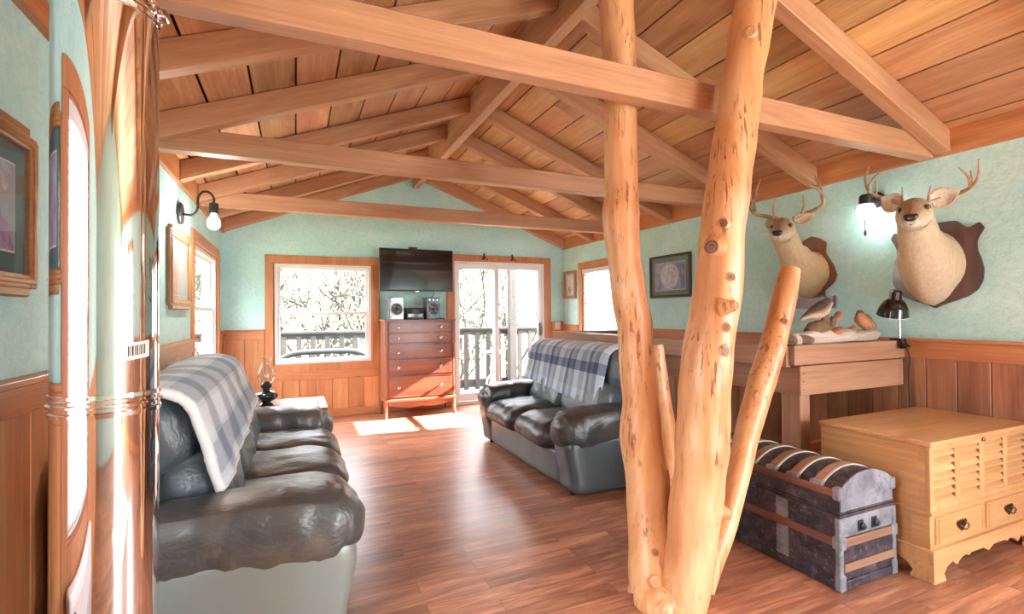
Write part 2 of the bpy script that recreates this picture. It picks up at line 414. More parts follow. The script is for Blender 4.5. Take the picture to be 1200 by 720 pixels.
# openings
WL = (5.06, 6.50, .80, 1.99)        # far window of the left wall
WN = (.69, 1.43, .66, 2.0)         # near window of the left wall
WR = (5.30, 6.33, 1.02, 1.985)      # right wall window
WS = (-.9, .1, 1.0, 2.0)           # near window of the right wall, beside the viewer
WB = (-.262, .945, .697, 2.0)       # back wall window
DB = (2.10, 3.56, .0, 2.10)         # back wall sliding door
wall_x('wall_left', XL-.15, XL, YR, YB, ZP, [WN, WL], M['teal'])
wall_x('wall_right', XR, XR+.15, YR, YB, ZP, [WS, WR], M['teal'])
b = MB()
def back(x0, x1, z0, z1): b.box(x0, YB, z0, x1, YB+.15, z1)
back(XL-.15, WB[0], 0, ZP); back(WB[0], WB[1], 0, WB[2]); back(WB[0], WB[1], WB[3], ZP)
back(WB[1], DB[0], 0, ZP); back(DB[0], DB[1], DB[3], ZP); back(DB[1], XR+.15, 0, ZP)
b.prism([(XL-.15, ZP), (XR+.15, ZP), (XM, ZP+SL*(XM-XL)+DK)], 'y', YB, YB+.15)
struct(b, 'wall_back', M['teal'])
# rear wall of the room: unseen, with an opening added to let light in
b = MB()
for a, c in ((XL-.15, 2.22), (3.68, XR+.15)): b.box(a, YR-.15, 0, c, YR, 2.08)
b.box(XL-.15, YR-.15, 2.08, XR+.15, YR, 2.6)
b.prism([(XL-.15, 2.6), (XR+.15, 2.6), (XM, 3.5)], 'y', YR-.15, YR)
struct(b, 'wall_rear', M['teal'])

# ceiling: planks running along the room over both slopes
b = MB(); g = MB()
cosA = 1/math.sqrt(1+SL*SL); PW = .262
for side in (-1, 1):
    L = (XM-XL+.15)/cosA; ang = math.atan(SL)
    k = 0; sgn = 1 if side < 0 else -1
    x_out = XL-.15 if side < 0 else XR+.15
    gap = .014 if side < 0 else .012
    while k*PW < L:
        d0, d1 = k*PW+gap/2, min((k+1)*PW-gap/2, L)
        ys = [YR-.15]+sorted(random.uniform(YR, YB) for _ in range(2))+[YB+.15]
        for ya, yb in zip(ys, ys[1:]):
            dm = (d0+d1)/2; xm = x_out+sgn*dm*cosA
            zm = ZP+DK-SL*.15+dm*SL*cosA
            b.box(xm-(d1-d0)/2, ya+.001, zm, xm+(d1-d0)/2, yb-.001, zm+.02)
            for v in list(b.bm.verts)[-8:]:
                rel = (v.co.x-xm); h = v.co.z-zm
                v.co.x = xm+rel*cosA-h*SL*cosA*sgn; v.co.z = zm+rel*sgn*SL*cosA+h*cosA
        k += 1
cei = struct(b, 'ceiling', M['plank'])
zt = ZP+DK+.03
g.prism([(XL-.16, zt-SL*.16), (XM, zt+SL*(XM-XL)), (XR+.16, zt-SL*.16), (XR+.16, zt-SL*.16+.08), (XM, zt+SL*(XM-XL)+.08), (XL-.16, zt-SL*.16+.08)], 'y', YR-.15, YB+.15)
g.build('roof_deck', M['dark_gap'], cei)
# blocking boards above the side walls
b = MB(); b.box(XL, YR, ZP, XL+.03, YB, ZP+.17); struct(b, 'trim_1', M['trimY'])
b = MB(); b.box(XR-.03, YR, ZP, XR, YB, ZP+.17); struct(b, 'trim_2', M['trimY'])

# ridge, rafters, tie beams
RW = .088; zr = ZP+SL*(XM-XL)
b = MB(); b.box(XM-.042, YR, 3.10, XM+.042, YB, zr+DK-.02, .004)
tag(b.build('ridge_beam', M['beamY']), 'long cedar ridge beam along the peak of the ceiling', 'roof beam')
raf = [(-1.6, 'behind'), (-.75, ''), (.08, ''), (.93, ''), (1.82, 'at the tie beam nearest the viewer'), (2.71, 'between the nearest and the middle tie beam'),
       (3.485, 'beside the middle tie beam'), (4.42, 'between the middle and the farthest tie beam'), (5.175, 'beside the farthest tie beam'),
       (6.02, 'between the farthest tie beam and the back wall'), (6.835, 'flat against the gable of the back wall')]
Lr = (XM-XL-.03-.042)/cosA
for y, where in raf:
    if y < .5: continue
    where = where or 'overhead, in front of the nearest tie beam'
    for side in ('left', 'right'):
        b = MB(); ln = Lr-.001
        b.box(0, -RW/2, 0, ln, RW/2, DK*cosA-.004, .005)
        for v in b.bm.verts: v.co.x += v.co.z*SL                # plumb cuts at the wall and at the ridge
        o = b.build('rafter', M['beamX'])
        if side == 'left': o.location = (XL+.03, y, ZP+SL*.03); o.rotation_euler = (0, -math.atan(SL), 0)
        else: o.location = (XR-.03, y, ZP+SL*.03); o.rotation_euler = (0, -math.atan(SL), math.pi)
        tag(o, f'sloping cedar rafter on the {side} slope, {where}', 'rafter', 'roof rafters')
for y0, y1, where in ((1.865, 1.955, 'heavy cedar tie beam nearest the viewer, crossing before the tree post stem'),
                      (3.532, 3.632, 'middle cedar tie beam crossing the room below the ridge'),
                      (5.222, 5.316, 'farthest cedar tie beam crossing the room before the back wall')):
    b = MB(); b.box(XL+.03, y0, ZP, XR-.03, y1, ZP+.142, .006)
    tag(b.build('tie_beam', M['beamX']), where, 'tie beam', 'tie beams')

# wainscot -----------------------------------------------------------
def boards_x(name, y, x0, x1, z0, z1, parent=None, w=.165, mat=None, th=.016, lab=None):
    b = MB(); n = max(1, round((x1-x0)/w)); st = (x1-x0)/n
    for i in range(n): b.box(x0+i*st+.0015, y-th, z0, x0+(i+1)*st-.0015, y, z1, .004)
    return b.build(name, mat or M['boardZ'], parent)
def boards_y(name, x, sgn, y0, y1, z0, z1, parent=None, w=.165, mat=None, th=.016):
    b = MB(); n = max(1, round((y1-y0)/w)); st = (y1-y0)/n
    for i in range(n): b.box(x, y0+i*st+.0015, z0, x+sgn*th, y0+(i+1)*st-.0015, z1, .004)
    return b.build(name, mat or M['boardZ'], parent)
wl, wr, wb = (bpy.data.objects[n] for n in ('wall_left', 'wall_right', 'wall_back'))
# left wall
boards_y('wainscot', XL, 1, YR, WN[0]-.1, 0, 1.03, wl); boards_y('wainscot', XL, 1, WN[0]-.1, WN[1]+.1, 0, .56, wl)
boards_y('wainscot', XL, 1, WN[1]+.1, 4.95, 0, 1.03, wl, .3, M['boardZ']); boards_y('wainscot', XL, 1, 4.95, 6.62, 0, .70, wl)
boards_y('wainscot', XL, 1, 6.62, YB, 0, 1.06, wl)
b = MB(); b.box(XL, WN[1]+.1, 1.02, XL+.024, 4.95, 1.118, .003); b.box(XL, WN[1]+.1, 1.118, XL+.062, 4.95, 1.14, .003)
b.build('cap_rail', M['trimY'], wl)
b = MB(); b.box(XL, 6.62, 1.05, XL+.022, YB, 1.13, .003); b.box(XL, 6.62, 1.13, XL+.04, YB, 1.15, .003); b.build('cap_rail', M['trimY'], wl)
# right wall
boards_y('wainscot', XR, -1, YR, -1.1, 0, 1.03, wr, .17, M['board_dark']); boards_y('wainscot', XR, -1, -1.1, .4, 0, .9, wr, .17, M['board_dark']); boards_y('wainscot', XR, -1, .4, 5.21, 0, 1.03, wr, .17, M['board_dark']); boards_y('wainscot', XR, -1, 5.21, 6.43, 0, .94, wr); boards_y('wainscot', XR, -1, 6.43, YB, 0, 1.08, wr)
b = MB(); b.box(XR-.024, .4, 1.0, XR, 5.21, 1.112, .003); b.box(XR-.046, .4, 1.112, XR, 5.21, 1.134, .003); b.build('cap_rail', M['trimY'], wr)
b = MB(); b.box(XR-.024, 6.43, 1.03, XR, YB, 1.13, .003); b.box(XR-.05, 6.43, 1.13, XR, YB, 1.15, .003); b.build('cap_rail', M['trimY'], wr)
# back wall
boards_x('wainscot', YB, XL+.02, -.36, .10, 1.04, wb, .18); boards_x('wainscot', YB, -.36, 1.03, .10, .52, wb, .2); boards_x('wainscot', YB, 1.03, 1.99, 0.1, 1.06, wb)
boards_x('wainscot', YB, 3.68, XR-.02, .1, 1.20, wb, .24)
b = MB(); b.box(XL+.02, YB-.022, 1.03, -.36, YB, 1.14, .003); b.box(XL+.02, YB-.034, 1.14, -.36, YB, 1.158, .003); b.build('cap_rail', M['trimX'], wb)
b = MB(); b.box(XL+.018, YB-.02, 0, 1.99, YB, .10, .003); struct(b, 'baseboard_back', M['trimX'])
b = MB(); b.box(XL, 1.45, 0, XL+.02, YB, .10, .003); struct(b, 'baseboard_left', M['trimY'])
b = MB(); b.box(XR-.02, YR, 0, XR, YB, .10, .003); struct(b, 'baseboard_right', M['trimY'])
b = MB(); b.box(XL, YB-.008, 2.225, XR, YB, 2.235); b.build('panel_seam', M['teal'], wb)

# windows ------------------------------------------------------------
def sash_window(name, axis, pos, a0, a1, z0, z1, sgn, casing=.098, low=.1, meet=None, d=.15):
    """double-hung window in a wall; axis = 'x' (wall runs along x at y=pos) or 'y'; sgn: inside direction"""
    def bx(B, u0, w0, za, u1, w1, zb, bev=.002):
        if axis == 'x': B.box(u0, pos+w0*sgn, za, u1, pos+w1*sgn, zb, bev)
        else: B.box(pos+w0*sgn, u0, za, pos+w1*sgn, u1, zb, bev)
    meet = meet or (z0+z1)/2
    c = MB(); c_ = casing
    bx(c, a0-c_, 0, z1, a1+c_, .022, z1+c_); bx(c, a0-c_, 0, z0-low, a0, .02, z1); bx(c, a1, 0, z0-low, a1+c_, .02, z1)
    bx(c, a0, 0, z0-low, a1, .02, z0)
    bx(c, a0-.002, -.10, z0-.002, a0+.012, 0, z1, 0); bx(c, a1-.012, -.10, z0, a1, 0, z1, 0); bx(c, a0, -.10, z1-.012, a1, 0, z1, 0); bx(c, a0, -.10, z0, a1, 0.004, z0+.012, 0)
    o = struct(c, name, M['trimZ'])
    f = MB(); f0, f1, g0, g1 = a0+.012, a1-.012, z0+.012, z1-.012
    for u0, za, u1, zb in ring4(f0, g0, f1, g1, .035): bx(f, u0, -.09, za, u1, -.01, zb)
    f.build('vinyl_frame', M['white'], o)
    for nm, za, zb, w in (('upper_sash', meet-.015, g1-.03, -.075), ('lower_sash', g0+.03, meet+.02, -.045)):
        s = MB(); s0, s1 = f0+.033, f1-.033
        for u0, a, u1, bb in ring4(s0, za, s1, zb, .036): bx(s, u0, w-.013, a, u1, w+.013, bb)
        so_ = s.build(nm, M['white'], o)
        if nm == 'lower_sash':
            k = MB()
            for q in (.25, .75): bx(k, s0+(s1-s0)*q-.03, w-.012, zb, s0+(s1-s0)*q+.03, w+.012, zb+.014)
            k.build('sash_lock', M['white'], so_)
        p = MB(); bx(p, s0+.03, w-.003, za+.03, s1-.03, w+.003, zb-.03, 0); p.build('pane', M['glass'], so_)
    return o
sash_window('window_1', 'x', YB, WB[0], WB[1], WB[2], WB[3], -1, .094, .085, 1.35)
sash_window('window_2', 'y', XL, WL[0], WL[1], WL[2], WL[3], 1, .1, .1, 1.40)
sash_window('window_3', 'y', XR, WR[0], WR[1], WR[2], WR[3], -1, .09, .08)
sash_window('window_4', 'y', XL, WN[0], WN[1], WN[2], WN[3], 1, .1, .1)
sash_window('window_5', 'y', XR, WS[0], WS[1], WS[2], WS[3], -1, .1, .1)
b = MB(); b.box(-.36, YB-.022, .50, 1.03, YB, .612, .003); struct(b, 'trim_3', M['trimX'])

def blind(x, sgn, y0, y1, z0, z1, label, tilt):
    t = thing('window_blind', label, 'window blind', (x, (y0+y1)/2, z1), 'white window blinds')
    b = MB(); b.box(x-.03, y0, z1-.06, x+.03, y1, z1, .004); b.build('headrail', M['white'], t)
    b = MB(); z = z1-.085
    while z > z0+.04:
        b.box(x-.024, y0+.005, z-.0012, x+.024, y1-.005, z+.0012, 0, rot=Euler((0, tilt, 0))); z -= .042
    b.build('slats', M['blind'], t)
    b = MB(); b.box(x-.024, y0+.005, z0+.005, x+.024, y1-.005, z0+.022, .003); b.build('bottom_rail', M['white'], t)
    b = MB()
    for q in (.12, .5, .88): b.tube([(x+.026*-sgn, y0+(y1-y0)*q, z1-.06), (x+.026*-sgn, y0+(y1-y0)*q, z0+.01)], .0012, 5)
    b.build('ladder_cord', M['white'], t)
blind(XR+.018, -1, WR[0]+.016, WR[1]-.016, WR[2]+.014, WR[3]-.014, 'white slatted blind in the window behind the loveseat', R(-27))
blind(XL-.018, 1, WN[0]+.016, WN[1]-.016, WN[2]+.014, WN[3]-.014, 'white slatted blind mirrored in the shiny stovepipe', R(35))

# sliding door -------------------------------------------------------
b = MB()
b.box(DB[0]-.115, YB-.022, 0, DB[0], YB, DB[3], .003); b.box(DB[1], YB-.022, 0, DB[1]+.115, YB, DB[3], .003); b.box(DB[0]-.115, YB-.024, DB[3], DB[1]+.115, YB, DB[3]+.095, .003)
door = struct(b, 'door_1', M['trimZ'])
b = MB(); x0, x1, z1 = DB[0], DB[1], DB[3]
for q in ((x0, 0, x0+.035, z1), (x1-.035, 0, x1, z1), (x0+.035, z1-.04, x1-.035, z1), (x0+.035, 0, x1-.035, .055)): b.box(q[0], YB-.01, q[1], q[2], YB+.12, q[3], .003)
b.build('door_frame', M['white'], door)
for nm, a, c, y in (('fixed_panel', x0+.03, 2.80, YB+.075), ('sliding_panel', 2.735, x1-.03, YB+.03)):
    b = MB()
    for q in ((a, .055, a+.07, z1-.035), (c-.07, .055, c, z1-.035), (a+.07, z1-.105, c-.07, z1-.035), (a+.07, .055, c-.07, .16)): b.box(q[0], y-.018, q[1], q[2], y+.018, q[3], .003)
    o = b.build(nm, M['white'], door)
    b = MB(); b.box(a+.065, y-.004, .15, c-.065, y+.004, z1-.1); b.build('pane', M['glass'], o)
    if nm == 'sliding_panel':
        b = MB(); b.box(c-.055, y-.03, .98, c-.015, y-.018, 1.18, .004); b.tube(spline([(c-.035, y-.03, 1.0), (c-.035, y-.075, 1.03), (c-.035, y-.08, 1.08), (c-.035, y-.075, 1.13), (c-.035, y-.03, 1.16)], 5), .008, 8)
        b.build('door_handle', M['grey_plastic'], o)

# railing of the stairwell --------------------------------------------
LX, LY, LE = 2.735, 2.05, 5.12
t = thing('stairwell_railing', 'boxed cedar half wall with a broad top rail behind the loveseat', 'railing', (LX, LY, 0))
b = MB(); b.box(LX, LY+.04, .985, LX+.04, LE-.04, 1.115, .004); b.box(LX, LE-.04, .985, XR-.052, LE, 1.115, .004)
b.box(LX+.04, LY+.04, 1.075, LX+.16, LE-.16, 1.115, .003); b.box(LX+.04, LE-.16, 1.075, XR-.052, LE-.04, 1.115, .003)
b.build('top_rail', M['railY'], t)
b = MB(); b.box(LX+.02, LY, .998, XR-.052, LY+.04, 1.12, .004); b.box(LX+.04, LY+.04, 1.08, XR-.052, LY+.17, 1.115, .003); b.build('top_rail', M['railX'], t)
b = MB(); b.box(LX+.085, LY+.03, .81, LX+.11, LE-.03, .985, .003); b.build('apron_board', M['railY'], t)
b = MB(); b.box(LX+.085, LY+.012, .81, XR-.052, LY+.034, .99, .003); ap = b.build('apron_board', M['railX'], t)
for z in (.845, .895, .945):
    b = MB(); b.lathe([(.004, 0), (.004, .003)], (LX+.11, LY+.0125, z), 8, M=Matrix.Rotation(R(90), 3, 'X')); b.build('screw_head', M['iron'], ap)
for px, py in ((LX+.085, LY+.036), (LX+.085, LE-.17), (LX+.085, 3.6)):
    b = MB(); b.box(px+.025, py, 0, px+.115, py+.13, .985, .004); b.build('post', M['railZ'], t)
b = MB(); b.box(LX+.2, LY+.05, .44, XR-.06, LY+.085, .50, .003); b.build('lower_rail', M['trimX'], t)

# ------------------------------------------------------------------ tree post
def trunk_mat():
    t = NT('peeled_cedar_trunk'); co = t.coord((1, 1, .18), False)
    a = t.noise(co, 7, 6, .6, .6); f = t.noise(co, 48, 4, .6, .4)
    c = t.ramp(a, [(.30, srgb(188, 120, 74)), (.5, srgb(210, 150, 100)), (.72, srgb(226, 182, 136))])
    st = t.ramp(t.noise(t.coord((1, 1, .12), False), 62, 3, .6, .5), [(.56, (0, 0, 0)), (.615, (1, 1, 1))])
    st2 = t.ramp(t.noise(t.coord((1, 1, .6), False), 5, 3, .6), [(.44, (0, 0, 0)), (.58, (1, 1, 1))])
    c = t.mix(t.math('MULTIPLY', t.math('MULTIPLY', st, st2), .85), c, srgb(116, 60, 38))
    pale = t.ramp(t.noise(t.coord((1, 1, .3), False), 3.2, 3, .5), [(.56, (0, 0, 0)), (.7, (1, 1, 1))])
    c = t.mix(t.math('MULTIPLY', pale, .5), c, srgb(246, 212, 168))
    t.bump(t.math('ADD', a, t.math('MULTIPLY', f, .25)), .25, .02)
    return t.set(Base_Color=c, Roughness=.42, Coat_Weight=.15, Coat_Roughness=.25)
M['trunk'] = trunk_mat()
M['knot'] = wood('dark_knot', srgb(150, 96, 66), srgb(86, 50, 40), 'Z', 3, .4, .1, 0)
M['cutend'] = wood('pale_cut_end', srgb(226, 170, 116), srgb(186, 120, 76), 'Z', 3, .45, .1, 0)
tp = thing('tree_post', 'peeled cedar tree post with forked stems standing on the floor and reaching the ceiling', 'tree post', (1.55, 1.83, 0))
def stem(name, tr, ztop_ext=None, nz=.12, base=None):
    P, Rr = [], []
    for px, py, w, y in tr:
        p = at(px, py, y=y); P.append(p); dep = (p-CP).dot(_fw); Rr.append(w/2/CAM_F*dep)
    if base: P.append(Vector(base[:3])); Rr.append(base[3])
    if ztop_ext:
        d = (P[0]-P[1]).normalized(); P.insert(0, P[0]+d*ztop_ext/max(d.z, .2)); Rr.insert(0, Rr[0])
    b = MB(); b.tube(spline(P, 10), lerps(Rr, 10), 28, nz=nz, nsc=5.5)
    return b.build(name, M['trunk'], tp), P, Rr
s_left, PL, RL = stem('stem', [(722, 0, 38, 2.06), (727, 80, 38, 2.07), (727, 130, 38, 2.07), (728, 225, 38, 2.07), (727, 252, 43, 2.07), (731, 300, 39, 2.06), (737, 350, 40, 2.05), (743, 380, 42, 2.05), (747, 430, 41, 2.04), (751, 470, 43, 2.03), (752, 515, 50, 2.02), (758, 560, 51, 2.0), (760, 600, 48, 1.97), (764, 650, 54, 1.92), (766, 700, 56, 1.87)], .14, .10, (1.50, 1.85, -.01, .12))
s_front, PF, RF = stem('stem', [(885, 0, 46, 1.70), (870, 100, 45, 1.71), (856, 200, 48, 1.71), (845, 280, 50, 1.72), (841, 340, 53, 1.72), (831, 400, 56, 1.72), (826, 450, 58, 1.72), (823, 500, 59, 1.73), (822, 530, 61, 1.73), (819, 560, 58, 1.74), (814, 600, 58, 1.75), (809, 650, 58, 1.76), (801, 700, 56, 1.76)], .10, .09, (1.575, 1.77, -.01, .115))
s_right, PRr, RRr = stem('stem', [(927, 316, 20, 1.93), (919, 350, 26, 1.92), (907, 400, 28, 1.90), (894, 445, 31, 1.88), (878, 500, 28, 1.86), (866, 550, 27, 1.84), (854, 600, 26, 1.82), (840, 640, 27, 1.80), (822, 690, 30, 1.79)], None, .10)
s_rear, PRe, RRe = stem('stem', [(768, 405, 18, 2.30), (772, 450, 22, 2.27), (779, 500, 24, 2.2), (783, 550, 24, 2.1), (781, 610, 26, 2.0)], None, .12)
b = MB(); b.cushion((1.53, 1.815, .0), (.135, .115, .10), (0, 0, R(35)), 2.4, 14, .03, (9, 9, 5), 3)
b.build('root_flare', M['trunk'], tp)
from mathutils.bvhtree import BVHTree
def knot(px, py, r, out, parent, cut=False, dirv=None):
    """knot on the surface of a stem: raised collar and darker heart"""
    bv = BVHTree.FromPolygons([v.co for v in parent.data.vertices], [p.vertices for p in parent.data.polygons])
    o_ = Vector(tp.location); h, nrm, _i, _d = bv.ray_cast(CP-o_, (at(px, py, y=1.75)-CP).normalized())
    if h is None: return
    p = h+o_; d = Vector(dirv).normalized() if dirv else (nrm*.8+(CP-p).normalized()*.2).normalized()
    q = d.to_track_quat('Z', 'Y').to_matrix()
    b = MB(); b.lathe([(r*1.8, -.012), (r*1.4, out*.1), (r*1.12, out*.55), (r*.95, out*.9), (r*.6, out*.92)], p, 20, M=q)
    k = b.build('knot', M['trunk'], parent)
    b = MB(); b.lathe([(r*.98, out*.4), (r*.90, out*.98), (r*.6, out*1.02), (r*.55, out*.9), (r*.3, out), (r*.1, out*1.05)], p, 18, M=q)
    b.build('knot_heart', M['cutend'] if cut else M['knot'], k)
for a in ((835, 290, .034, .016), (848, 262, .019, .008), (856, 325, .017, .008), (851, 384, .017, .008), (849, 411, .020, .008)): knot(*a, s_front)
knot(879, 38, .022, .010, s_front, True); knot(850, 360, .025, .05, s_front, True, (.35, -1, .15))
knot(768, 682, .024, .014, s_left, True); knot(768, 648, .014, .008, s_left); knot(754, 697, .018, .006, s_left)
knot(850, 602, .022, .03, s_right, True, (.5, -.8, -.1)); knot(919, 377, .015, .008, s_right)
# ------------------------------------------------------------------ stovepipe
PX, PY, PR_ = -.466, 1.654, .115
t = thing('stovepipe', 'shiny stainless stovepipe standing by the left wall', 'stovepipe', (PX, PY, 0))
for z0, z1 in ((0.03, 1.105), (1.105, 2.17), (2.17, 2.78)):
    b = MB(); b.lathe([(PR_, z0+.012), (PR_, z1-.012)], (PX, PY, 0), 64, cap=False); b.build('pipe_section', M['chrome'], t)
for z in (1.105, 2.17):
    b = MB(); b.lathe([(PR_-.004, z-.03), (PR_+.004, z-.028), (PR_+.005, z-.018), (PR_+.001, z-.014), (PR_+.001, z-.006), (PR_+.008, z-.003), (PR_+.008, z+.003), (PR_+.001, z+.006), (PR_+.001, z+.014), (PR_+.005, z+.018), (PR_+.004, z+.028), (PR_-.004, z+.03)], (PX, PY, 0), 64)
    o = b.build('locking_band', M['chrome'], t)
    if z > 2:
        b = MB(); a = R(-5); c = Vector((PX+(PR_+.012)*math.cos(a), PY+(PR_+.012)*math.sin(a), z)); b.box(c.x-.012, c.y-.02, z-.012, c.x+.014, c.y+.02, z+.012, .004); b.tube([c+Vector((0, -.035, 0)), c+Vector((0, .035, 0))], .004, 8); b.build('band_clip', M['chrome'], o)
b = MB(); b.lathe([(PR_+.06, 0), (PR_+.06, .012), (PR_+.01, .03), (PR_+.002, .07)], (PX, PY, 0), 48); b.build('floor_collar', M['chrome'], t)
b = MB(); b.lathe([(PR_+.002, 2.70), (PR_+.07, 2.76), (PR_+.07, 2.775)], (PX, PY, 0), 48); b.build('ceiling_collar', M['chrome'], t)
# barcode sticker wrapped on the pipe, below the upper section
c = at(160, 411, y=PY-.08); a0 = math.atan2(c.y-PY, c.x-PX)
def stk(ra, w0, w1, h0, h1, B):
    B.grid(lambda u, v: Vector((PX+(PR_+ra)*math.cos(a0+(w0+(w1-w0)*u)/PR_), PY+(PR_+ra)*math.sin(a0+(w0+(w1-w0)*u)/PR_), c.z+h0+(h1-h0)*v+.12*(w0+(w1-w0)*u))), 6, 1)
b = MB(); stk(.0012, -.036, .036, -.022, .022, b); stl = b.build('sticker', M['paper'], t)
b = MB()
for i, (p, w) in enumerate(((-.02, .003), (-.015, .0015), (-.011, .004), (-.004, .002), (.0, .0035), (.006, .0015), (.01, .003), (.016, .002), (.02, .003))): stk(.0018, p, p+w, -.012, .014, b)
b.build('barcode', M['ink'], stl)
# white heater under the near window
hx = XL+.021
t = thing('wall_heater', 'white wall heater mirrored low in the stovepipe', 'heater', (hx, 1.06, .06))
b = MB(); b.box(hx, .66, .06, hx+.12, 1.46, .55, .03, seg=3); b.build('case', M['white'], t)
b = MB()
for i in range(14): b.box(hx+.119, .70+i*.05, .10, hx+.126, .72+i*.05, .38, .002)
b.build('grille', M['white'], t)
b = MB(); b.lathe([(.02, 0), (.018, .02)], (hx+.12, 1.38, .48), 14, M=Matrix.Rotation(R(90), 3, 'Y')); b.build('control_knob', M['black'], t)

# ------------------------------------------------------------------ sofas
def settee(name, label, W, n, D, loc, rz, m, seed, nback=None):
    t = thing(name, label, 'sofa', loc, None, (0, 0, rz)); F = D/2; kw = dict(world=False)
    b = MB(); b.cushion((-.02, 0, .17), (F-.03, W/2-.17, .14), k=9, n=20, wr=.006, wsc=(3, 9, 2), seed=seed)
    b.build('front_panel', m['skirt'], t, **kw)
    b = MB(); b.cushion((-F+.09, 0, .47), (.09, W/2-.05, .44), k=6, n=14, wr=.01, wsc=(3, 3, 3), seed=seed); b.build('back_shell', m['skirt'], t, **kw)
    wi = W-.62; ws = wi/n
    for i in range(n):
        y = -wi/2+ws*(i+.5)
        b = MB()
        def shp(q, w): return Vector((w.x, w.y, w.z+.025*(1-q.y*q.y)*(q.z > 0)-(.05*max(0, q.x-.5)**2*(q.z > 0)*4)))
        b.cushion((.10, y, .375), (F-.06, ws/2+.006, .105), k=(5, 6, 2.8), n=22, wr=.014, wsc=(5, 11, 4), seed=seed+i*1.7, shape=shp)
        b.build('seat_cushion', m['seat'], t, **kw)
    nb = nback or n; wb_ = wi/nb
    for i in range(nb):
        y = -wi/2+wb_*(i+.5)
        b = MB(); b.cushion((-.135, y, .575), (.135, wb_/2+.012, .175), (0, -.30, 0), k=(2.8, 7, 3.2), n=26, wr=.016, wsc=(4, 9, 5), seed=seed+9+i*2.3)
        b.build('back_cushion', m['back'], t, **kw)
        b = MB(); b.cushion((-.29, y, .845), (.155, wb_/2+.02, .175), (0, -.15, 0), k=(2.6, 7, 2.6), n=26, wr=.014, wsc=(5, 10, 5), seed=seed+21+i*3.1)
        b.build('headrest_cushion', m['back'], t, **kw)
    for s in (-1, 1):
        b = MB()
        def shs(q, w): return Vector((w.x+.02*math.sin(q.z*2.5)*(q.x > .3), w.y, w.z))
        b.cushion((-.0, s*(W/2-.145), .225), (F-.035, .13, .205), k=(10, 6, 9), n=18, wr=.004, wsc=(3, 3, 3), seed=seed, shape=shs); b.build('side_panel', m['side'], t, **kw)
        b = MB()
        def sha(q, w): return Vector((w.x, w.y*(1+.05*q.x), w.z*(1+.10*q.x)+.02*math.cos(q.x*2)))
        b.cushion((.055, s*(W/2-.165), .47), (F-.03, .165, .135), (0, .03, 0), k=(6, 2.5, 2.6), n=36, wr=.012, wsc=(15, 4, 5), seed=seed+40+s, shape=sha)
        b.build('arm', m['arm'], t, **kw)
        for x in (F-.12, -F+.12):
            b = MB(); b.lathe([(.018, 0), (.024, .045)], (x, s*(W/2-.14), 0), 12); b.build('foot', M['black'], t, **kw)
    return t
SOFA_L, SOFA_W, SOFA_D = (-.255, 3.24, 0), 2.32, 1.0
settee('sofa', 'long grey leather sofa along the left wall', SOFA_W, 3, SOFA_D, SOFA_L, 0,
       dict(skirt=M['leather_panel'], seat=M['leather_seat'], back=M['leather_slate'], side=M['leather_panel'], arm=M['leather_arm']), 2.2)
LOVE_L, LOVE_W, LOVE_D = (2.205, 3.975, 0), 1.92, .94
settee('loveseat', 'black leather two-seat loveseat in front of the stairwell half wall', LOVE_W, 2, LOVE_D, LOVE_L, math.pi,
       dict(skirt=M['leather_side'], seat=M['leather_dark'], back=M['leather_slate'], side=M['leather_side'], arm=M['leather_dark']), 5.1)
def throw(name, label, mat, loc, rz, y0, y1, drop0, drop1, seed, edge, fwd, topz=.845):
    """blanket over the back: y0..y1 along the back (local), drop = how far the front edge hangs at either end"""
    t = thing(name, label, 'blanket', loc, None, (0, 0, rz))
    cx, cz, rx, rz_ = -.30, topz, .205, .205; e = 2/2.7
    def P(u, v, off=0):
        y = y0+(y1-y0)*u; drop = drop0+(drop1-drop0)*u
        a = R(205-183*min(v/.66, 1)); ca, sa = math.cos(a), math.sin(a)
        x = cx+(rx+off)*math.copysign(abs(ca)**e, ca); z = cz+(rz_+off)*math.copysign(abs(sa)**e, sa)
        if v > .66:
            k = (v-.66)/.34; x = x+fwd*k; z = z-(drop+.12)*k
        f = noise.noise(Vector((y*3.2+seed, v*2.5, seed)))*.022+noise.noise(Vector((y*9+seed, v*6, 2)))*.010
        ed = min(u, 1-u)*(y1-y0)
        if ed < .06: f -= (.06-ed)*.35
        nx, nz = math.cos(a), math.sin(a)
        return Vector((x+nx*f, y+.02*math.sin(v*5+seed), z+nz*f*.8))
    b = MB(); b.grid(lambda u, v: P(u, v), 60, 44, uv=True)
    o = b.build('cloth', mat, t, world=False); sd = o.modifiers.new('thick', 'SOLIDIFY'); sd.thickness = .012; sd.offset = 1
    if edge:
        b = MB(); b.tube([P(k/40, 1, .004) for k in range(41)], [.012+.004*noise.noise(Vector((k*.9, 0, 0))) for k in range(41)], 8)
        b.tube([P(0, .3+.7*k/40, .006) for k in range(41)], [.022+.007*noise.noise(Vector((k*.7, 3, 0))) for k in range(41)], 10)
        b.build('fleece_edge', M['fleece'], t, world=False)
    return t
throw('throw_blanket', 'grey and white buffalo plaid throw with fleece edge over the back of the long sofa', M['plaid_sofa'], SOFA_L, 0, -.93, .90, .20, .10, 3.3, True, .09)
throw('throw_blanket', 'pale blue plaid throw over the back of the loveseat', M['plaid_love'], LOVE_L, math.pi, -.82, .60, .16, .27, 8.1, False, .10)

